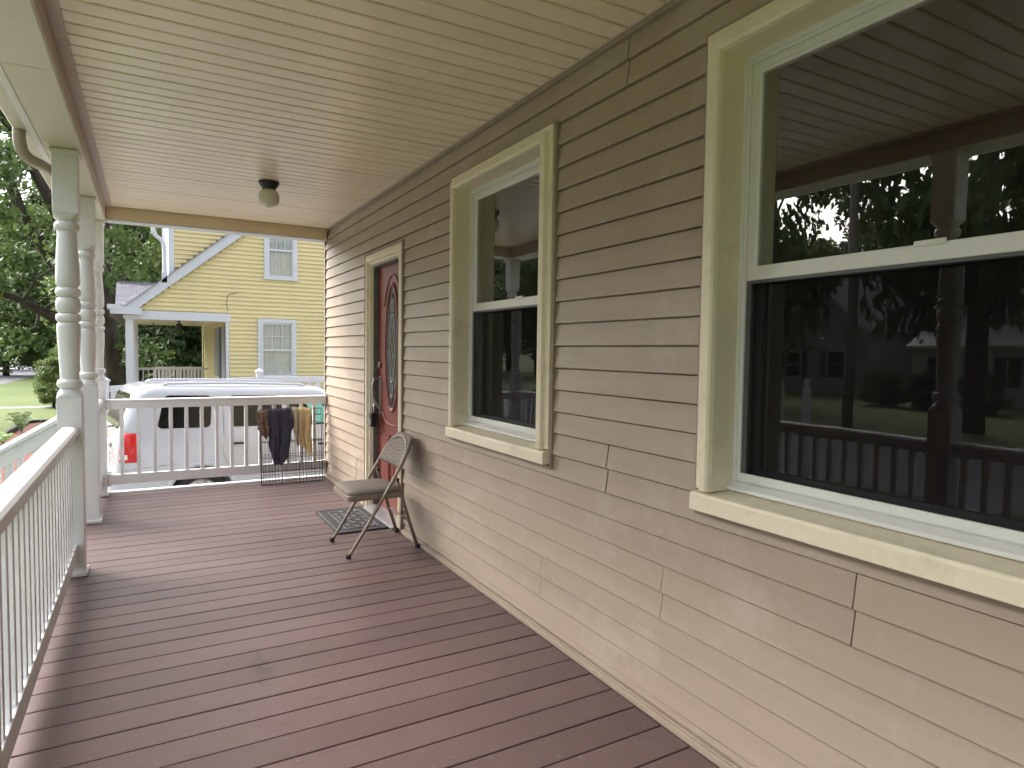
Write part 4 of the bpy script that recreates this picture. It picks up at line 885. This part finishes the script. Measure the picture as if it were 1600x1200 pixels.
for k in range(14): piece('slat', slat, sw, (0.16+k*0.092, sy, 0.36))
MB().box(0.10, 1.42, sy-0.03, sy+0.02, 0.775, 0.83).box(0.10, 1.42, sy-0.5, sy+0.02, 0.30, 0.35).build('frame', 'house_pale', sw)
for x in (0.13, 1.39): MB().tube([(x, sy-0.1, 0.8), (x, sy-0.1, 2.098)], 0.012, 5).build('chain', 'black', sw)
def far_window(par, x0, x1, z0, z1, y, shade=True, grid=(3, 2), cas=0.10):
    f = MB().box(x0, x0+cas, y-0.05, y+0.03, z0, z1).box(x1-cas, x1, y-0.05, y+0.03, z0, z1).box(x0+cas, x1-cas, y-0.05, y+0.03, z1-cas, z1).box(x0-0.02, x1+0.02, y-0.07, y+0.03, z0-0.05, z0).build('window', 'trim_white', par)
    a, b, c, d = x0+cas, x1-cas, z0, z1-cas; zm = (c+d)/2
    s = MB().box(a, a+0.035, y-0.025, y+0.0, c, d).box(b-0.035, b, y-0.025, y, c, d).box(a+0.035, b-0.035, y-0.025, y, d-0.045, d).box(a+0.035, b-0.035, y-0.025, y, c, c+0.06).box(a+0.035, b-0.035, y-0.030, y, zm-0.025, zm+0.025)
    s.build('sash', 'trim_white', f)
    g = MB()
    for i in range(1, grid[0]): x = a+(b-a)*i/grid[0]; g.box(x-0.010, x+0.010, y-0.022, y-0.004, zm+0.025, d-0.045)
    for j in range(1, grid[1]): zz = zm+(d-zm)*j/grid[1]; g.box(a+0.035, b-0.035, y-0.021, y-0.005, zz-0.010, zz+0.010)
    g.build('muntin', 'trim_white', f)
    MB().grid(lambda u, v: (a+0.03+(b-a-0.06)*u, y-0.002, zm+(d-zm)*v), 1, 1).build('pane', 'house_glass', f); MB().grid(lambda u, v: (a+0.03+(b-a-0.06)*u, y-0.002, c+(zm-c)*v), 1, 1).build('pane', 'house_glass', f)
    n_ = 30
    MB().grid(lambda u, v: (a+(b-a)*u, y+0.018+0.008*math.sin(u*40), c+0.02+(d-c)*v), n_, 2).build('curtain', 'curtain', f)
    return f
for w_ in wins: far_window(yh, *w_, HY+0.005)
g = thing('house_gutter', (0.30, HY, 5.0), 'white downspout bending down the yellow house corner', 'gutter')
MB().tube(bez([(0.14, HY-0.05, 4.26), (0.13, HY-0.05, 4.12), (0.18, HY-0.05, 3.98), (0.29, HY-0.05, 3.88), (0.34, HY-0.05, 3.76), (0.35, HY-0.05, 3.5), (0.35, HY-0.05, 2.98)]), 0.045, 8).build('downspout', 'trim_white', g, smooth=True)
MB().box(0.29, 0.40, HY-0.10, HY+0.0, 2.90, 3.14).build('collar', 'trim_white', g)
MB().box(0.05, 0.44, HY-0.12, HY+0.1, 4.27, 4.40).build('trough', 'trim_white', g)
cw = thing('wall_cable', (1.7, HY-0.02, 2.3), 'thin dark cable running up the yellow clapboard wall', 'cable')
MB().tube(bez([at(356, 486, 1, HY-0.03), at(354, 472, 1, HY-0.03), at(357, 461, 1, HY-0.03), at(365, 459, 1, HY-0.03), at(371, 457, 1, HY-0.03)]), 0.006, 5).build('run', 'black', cw)

# ------------------------------------------------------------------ houses across the street (seen in the windows)
def street_house(y0, y1, xf, eave, ridge, matw, label, dorm, wl):
    t = thing('street_house', (xf-4, (y0+y1)/2, GZ), label, 'house', 'houses across the street'); ym = (y0+y1)/2
    MB().prism([(y0, GZ), (y1, GZ), (y1, eave), (ym, ridge), (y0, eave)], 'x', xf-9, xf).build('wall', matw, t)
    for s, (ya_, za, yb2, zb) in enumerate(((y0-0.4, eave-0.35, ym, ridge+0.04), (y1+0.4, eave-0.35, ym, ridge+0.04))):
        MB().prism([(ya_, za), (yb2, zb), (yb2, zb+0.16), (ya_, za+0.16)], 'x', xf-9.2, xf+0.3).build('roof', 'shingle', t)
        MB().prism([(ya_, za-0.1), (yb2, zb-0.1), (yb2, zb+0.14), (ya_, za+0.14)], 'x', xf+0.301, xf+0.36).build('rake_board', 'trim_white', t)
    for (yc, zc, hw, hh) in wl:
        f = MB().box(xf, xf+0.06, yc-hw-0.1, yc+hw+0.1, zc-hh-0.1, zc+hh+0.1).build('window', 'trim_white', t)
        for q in (0, 1): MB().box(xf+0.061, xf+0.07, yc-hw, yc+hw, zc-hh+q*(hh+0.03), zc-0.03+q*hh).build('pane', 'car_glass', f)
        if hw < 0.6:
            for s in (-1, 1): MB().box(xf, xf+0.05, yc+s*(hw+0.32)-0.2, yc+s*(hw+0.32)+0.2, zc-hh-0.05, zc+hh+0.05).build('shutter', 'shutter', t)
    if dorm:
        MB().box(xf, xf+1.6, y0, y1, GZ, 1.9).prism([(xf-0.1, 2.9), (xf+1.9, 1.85), (xf+1.9, 2.0), (xf-0.1, 3.05)], 'y', y0-0.2, y1+0.2).build('front_porch', matw, t)
        for yc in (y0+1.4, ym, y1-1.4):
            f = MB().box(xf+1.6, xf+1.66, yc-0.65, yc+0.65, -0.1, 1.5).build('window', 'trim_white', t)
            for q in (-1, 1): MB().box(xf+1.661, xf+1.67, yc+q*0.3-0.26, yc+q*0.3+0.26, 0.0, 1.4).build('pane', 'car_glass', f)
    return t
street_house(23.6, 34.0, -34, 3.1, 7.6, 'house_grey', 'grey shingled house across the street, reflected in the near window', False, [(27.2, 4.0, 0.45, 0.75), (30.6, 4.0, 0.45, 0.75), (25.6, 0.9, 0.5, 0.8), (28.6, 0.9, 0.5, 0.8), (31.8, 0.9, 0.5, 0.8)])
street_house(11.0, 20.0, -34, 3.6, 7.4, 'house_pale', 'pale house with low front porch across the street', True, [(14.4, 4.4, 0.42, 0.8), (16.8, 4.4, 0.42, 0.8)])
po = thing('utility_pole', (-16.2, 13.0, GZ), 'weathered wooden utility pole across the street, seen in the window', 'utility pole')
MB().tube([(-16.2, 13.0, GZ), (-16.2, 13.0, 8.5)], [0.17, 0.12], 12).build('shaft', 'pole_wood', po, smooth=True)
MB().box(-16.3, -16.1, 11.9, 14.1, 7.6, 7.75).build('crossarm', 'pole_wood', po)
for yy, lab in ((7.55, 'left white gate post with a ball finial, reflected in the near window'), (7.02, 'right white gate post with a ball finial, reflected in the near window')):
    t = thing('gate_post', (-6.0, yy, GZ), lab, 'gate post', 'white gate posts in the front yard')
    MB().box(-6.05, -5.95, yy-0.05, yy+0.05, GZ, 0.85).build('shaft', 'rail_white', t, bevel=0.006)
    MB().lathe([(0.06, 0), (0.06, 0.02), (0.02, 0.03), (0.018, 0.045), (0.045, 0.07), (0.052, 0.10), (0.035, 0.14), (0.004, 0.165)], (-6.0, yy, 0.85), 16).build('finial', 'rail_white', t, smooth=True)

# ------------------------------------------------------------------ trees
def leaf_mesh(name, pts, size, mat, rng, droop=0.35):
    n = len(pts); a = rng.normal(size=(n, 3)); a /= np.linalg.norm(a, axis=1)[:, None]
    b = rng.normal(size=(n, 3)); b[:, 2] *= 0.6; b -= a*(a*b).sum(1)[:, None]; b /= np.linalg.norm(b, axis=1)[:, None]
    s = size*rng.uniform(0.6, 1.35, n)[:, None]
    nrm = np.cross(a, b)
    v = np.stack([pts-a*s, pts+b*s*0.55+nrm*s*0.18, pts+a*s, pts-b*s*0.55+nrm*s*0.18], 1).reshape(-1, 3)
    me = bpy.data.meshes.new(name); me.vertices.add(n*4); me.vertices.foreach_set('co', v.astype(np.float32).ravel())
    me.loops.add(n*4); me.loops.foreach_set('vertex_index', np.arange(n*4, dtype=np.int32)); me.polygons.add(n)
    me.polygons.foreach_set('loop_start', np.arange(0, n*4, 4, dtype=np.int32)); me.polygons.foreach_set('loop_total', np.full(n, 4, dtype=np.int32))
    me.update(calc_edges=True); me.materials.append(M[mat]); return me
def clump_points(centres, radii, per, rng, flat=0.7):
    P = []
    for c, r in zip(centres, radii):
        d = rng.normal(size=(per, 3)); d /= np.linalg.norm(d, axis=1)[:, None]; d *= (rng.uniform(0.15, 1, per)**0.5)[:, None]*r; d[:, 2] *= flat; P.append(c+d)
    return np.concatenate(P)
def build_tree_meshes(seed, H, R, base, nclump, per, leaf, mat, trunk_r=0.22):
    rng = np.random.default_rng(seed); tb = MB(); cen = []; rad = []
    lean = rng.normal(0, 0.03*H, 2)
    tr = [(0, 0, 0), (lean[0]*0.3, lean[1]*0.3, H*0.25), (lean[0]*0.7, lean[1]*0.7, H*0.55), (lean[0], lean[1], H*0.85)]
    tb.tube(tr, [trunk_r*1.25, trunk_r, trunk_r*0.6, trunk_r*0.2], 9)
    for k in range(nclump):
        t = rng.uniform(0, 1); zz = base+(H-base)*t; rr = R*math.sqrt(max(0.03, math.sin(math.pi*min(1, 0.12+0.86*t))))*rng.uniform(0.35, 1.0)
        a = rng.uniform(0, 6.283); c = np.array([lean[0]*t+rr*math.cos(a), lean[1]*t+rr*math.sin(a), zz]); cen.append(c); rad.append(R*rng.uniform(0.20, 0.36))
        if k % 3 == 0:
            z0 = max(H*0.22, zz-rr*0.7-0.3); s = z0/H
            tb.tube([(lean[0]*s, lean[1]*s, z0), (c[0]*0.55, c[1]*0.55, z0+(zz-z0)*0.5), tuple(c)], [trunk_r*0.32, trunk_r*0.18, trunk_r*0.05], 5, False)
    tm = tb.mesh('trunk', 'bark', smooth=True, fix=False)
    return tm, leaf_mesh('crown', clump_points(cen, rad, per, rng), leaf, mat, rng)
KINDS = [build_tree_meshes(s, *a) for s, a in enumerate([
    (11, 4.2, 2.0, 70, 260, 0.17, 'leaf'), (13, 4.6, 2.6, 80, 250, 0.18, 'leaf_dark'), (9, 4.0, 1.0, 70, 260, 0.16, 'leaf_light'), (6, 3.4, 0.2, 60, 240, 0.14, 'leaf_dark')])]
def tree(kind, x, y, s, rot, label, group='trees around the street', name='tree', zz=GZ, sz=1.0):
    t = thing(name, (x, y, zz), label, 'tree' if name == 'tree' else 'shrub', group); t.rotation_euler.z = rot; t.scale = (s, s, s*sz)
    for nm, me in zip(('trunk', 'crown'), KINDS[kind]):
        o = bpy.data.objects.new(nm, me); col.objects.link(o); o.parent = t
    return t
# trees seen past the posts on the left
rows = [
 (2, -9.5, 62, 0.85, 'light green tree far beyond the street at the left edge'), (3, -11.2, 96, 1.5, 'dark bushy tree at the end of the street'),
 (0, -4.2, 58, 1.25, 'mid green tree behind the first turned post'), (1, -5.4, 76, 1.15, 'tall dark tree behind the light green tree'),
 (2, -2.2, 46, 0.95, 'light leafy tree between the posts and yellow house'), (1, -1.6, 60, 1.25, 'tall dark tree left of the yellow house'),
 (3, -17.5, 104, 1.3, 'dark bushy tree left of the end of the street'), (2, -12.0, 100, 0.8, 'light bushy tree on the lawn at the street end'), (3, 0.4, 34, 1.0, 'dark tree seen through the yellow house porch'),
 (0, 1.4, 37, 1.1, 'green tree seen through the porch of the yellow house, right side'), (1, 2.6, 44, 1.2, 'tall tree behind the yellow house'), (2, -15, 78, 1.1, 'light tree on the far side of the street'),
 (1, -19, 66, 1.3, 'dark tree further left beyond the street'), (0, -14, 110, 1.7, 'large tree closing the end of the street'), (1, -8.5, 120, 1.8, 'large dark tree at the far end of the street')]
for i, (k, x, y, s, lab) in enumerate(rows): tree(k, x, y, s, i*1.7, lab)
# trees reflected in the windows and closing the view behind
refl = [(1, -42, 47, 0.85, 'dark tree left of the grey house across the street, in the window reflection'), (0, -44, 22.0, 0.95, 'tall tree between the grey and pale houses, in the window reflection'),
        (2, -45.5, 36.8, 1.28, 'light tree behind the grey house corner, low under the sky in the window reflection'), (0, -23, 21.5, 0.95, 'open street tree whose branches cross the sky in the window reflection'), (1, -50, 33, 1.0, 'tall tree behind the grey house, in the window reflection'), (0, -36, 40, 0.95, 'leafy tree left beside the grey house, in the window reflection'),
        (1, -40, 7, 1.2, 'dark tree right of the pale house, in the window reflection'),
        (0, -24, -1.0, 1.1, 'nearer tree beside the street, right side of the window reflection'), (0, -30, 55, 1.2, 'tree far along the street, in the middle window reflection'),
        (1, -34, 68, 1.3, 'farthest dark tree along the street, in the middle window reflection'), (1, -38, -6, 1.2, 'dark tree opposite the camera across the street'),
        (3, -27, 18.4, 0.30, 'hedge shrub left in front of the pale house'), (3, -27, 16.2, 0.30, 'hedge shrub centred in front of the pale house'), (3, -27, 14.0, 0.30, 'hedge shrub right in front of the pale house'),
        (1, -18, -12, 1.2, 'large tree across the street behind the camera'), (0, -4, -22, 1.2, 'tree behind the camera beyond the porch end')]
for i, (k, x, y, s, lab) in enumerate(refl):
    tree(k, x, y, s, i*2.1+0.4, lab, sz=1.75 if 'open street' in lab else 1.0, group='trees across the street' if s > 0.5 else 'hedge shrubs across the street', name='tree' if s > 0.5 else 'hedge_shrub')
# large maple with dark leaning limbs
BT = 27.5
mp = thing('maple_tree', tuple(Vector((at(178, 600, 1, BT).x, BT, GZ))), 'large maple with dark leaning limbs behind the turned posts', 'tree')
tb = MB(); cen = []; rad = []; rng = np.random.default_rng(5)
def limb(pp, r0, r1, wob=0.25, y0=BT, dy=0.0):
    pts = []
    for i, (a, b) in enumerate(pp):
        q = at(a, b, 1, y0+dy*i); pts.append(q)
    c = bez(pts, 5); n_ = len(c); tb.tube(c, [r0+(r1-r0)*(i/(n_-1)) for i in range(n_)], 9); return c
base_pt = at(178, 600, 1, BT); 
tb.tube([(base_pt.x, BT, GZ), tuple(at(177, 590, 1, BT)), tuple(at(172, 530, 1, BT)), tuple(at(166, 490, 1, BT))], [0.46, 0.34, 0.29, 0.26], 11)
A = limb([(168, 505), (140, 440), (108, 385), (85, 325), (48, 255), (10, 190), (-30, 120), (-80, 40)], 0.27, 0.10, dy=-0.5)
B = limb([(170, 525), (130, 510), (88, 500), (45, 474), (0, 458), (-50, 445), (-120, 400)], 0.20, 0.06, dy=-0.3)
Cc = limb([(118, 470), (95, 430), (64, 380), (35, 335), (8, 265), (-25, 190), (-60, 110)], 0.22, 0.12, dy=-0.4)
D = limb([(168, 500), (185, 450), (215, 420), (245, 400), (300, 360), (360, 320)], 0.16, 0.04, dy=0.8)
Ee = limb([(168, 500), (165, 420), (170, 330), (160, 220), (150, 100)], 0.22, 0.08, dy=0.5)
for c, m_ in ((A, 16), (B, 18), (Cc, 8), (D, 18), (Ee, 24)):
    for k in range(m_):
        p = c[int(rng.uniform(0.42, 1)*(len(c)-1))]; d = rng.normal(size=3)*np.array([1.9, 1.9, 1.3])
        q = np.array(p)+d+np.array([0, 0, 0.3]); cen.append(q); rad.append(rng.uniform(0.5, 1.15))
        if k % 2 == 0: tb.tube([tuple(p), tuple((np.array(p)*0.5+q*0.5)+rng.normal(size=3)*0.15), tuple(q)], [0.055, 0.035, 0.012], 5, False)
o = tb.build('trunk', 'bark', mp, smooth=True)
lm = leaf_mesh('crown', clump_points(cen, rad, 230, rng, 0.6)-np.array(mp.location), 0.115, 'leaf', rng)
o = bpy.data.objects.new('crown', lm); col.objects.link(o); o.parent = mp
# forked tree in the front yard, seen in the near window
tree(0, -19.0, 10.6, 1.2, 0.7, 'tall street tree beyond the road, its trunk standing dark in the window reflection', 'trees across the street', sz=1.9)

# garden plants on the left
def leafy(name, loc, label, nst, h, spread, leaf, mat, seed, pinn):
    t = thing(name, loc, label, 'plant'); rng_ = random.Random(seed); stems = MB(); lv = MB()
    for k in range(nst):
        a = 6.283*k/nst+rng_.uniform(-0.4, 0.4); e = spread*rng_.uniform(0.6, 1); hh = h*rng_.uniform(0.7, 1)
        pts = [Vector((loc[0]+e*math.cos(a)*q**1.3, loc[1]+e*math.sin(a)*q**1.3, loc[2]+hh*math.sin(q*1.9)/math.sin(1.57))) for q in [i/8 for i in range(9)]]
        stems.tube(pts, [0.012*(1-0.8*i/8) for i in range(9)], 5)
        for i in range(2, 9):
            tdir = (pts[i]-pts[i-1]).normalized(); side = tdir.cross(Vector((0, 0, 1))).normalized()
            for s in (-1, 1):
                L_ = leaf*(1-0.35*abs(i-5)/4)*rng_.uniform(0.8, 1.1); d = (side*s+tdir*0.45).normalized(); w_ = tdir*L_*0.17; p = pts[i]
                lv.add([p, p+d*L_*0.45+w_, p+d*L_+Vector((0, 0, -0.15*L_)), p+d*L_*0.45-w_], [(0, 1, 2, 3)])
    stems.build('stem', mat, t); lv.build('leaves', mat, t); return t
q = at(33, 672, 2, GZ+0.1)
leafy('fern_plant', (q.x, q.y, GZ), 'pale green fern like plant in the red mulch bed', 9, 0.55, 0.36, 0.22, 'fern', 2, True)
q = at(5, 690, 2, GZ+0.1)
leafy('fern_plant', (q.x, q.y, GZ), 'small pale fern at the left edge of the mulch bed', 6, 0.30, 0.25, 0.16, 'fern', 4, True)
for px_, py_, s_, lab in ((84, 636, 0.20, 'small dark shrub standing on the lawn behind the nearest post'), (70, 618, 0.14, 'smaller green shrub beside the dark lawn shrub')):
    q = at(px_, py_, 2, GZ); tree(3 if s_ > 0.25 else 2, q.x, q.y, s_, 1.0, lab, 'lawn shrubs', 'lawn_shrub')
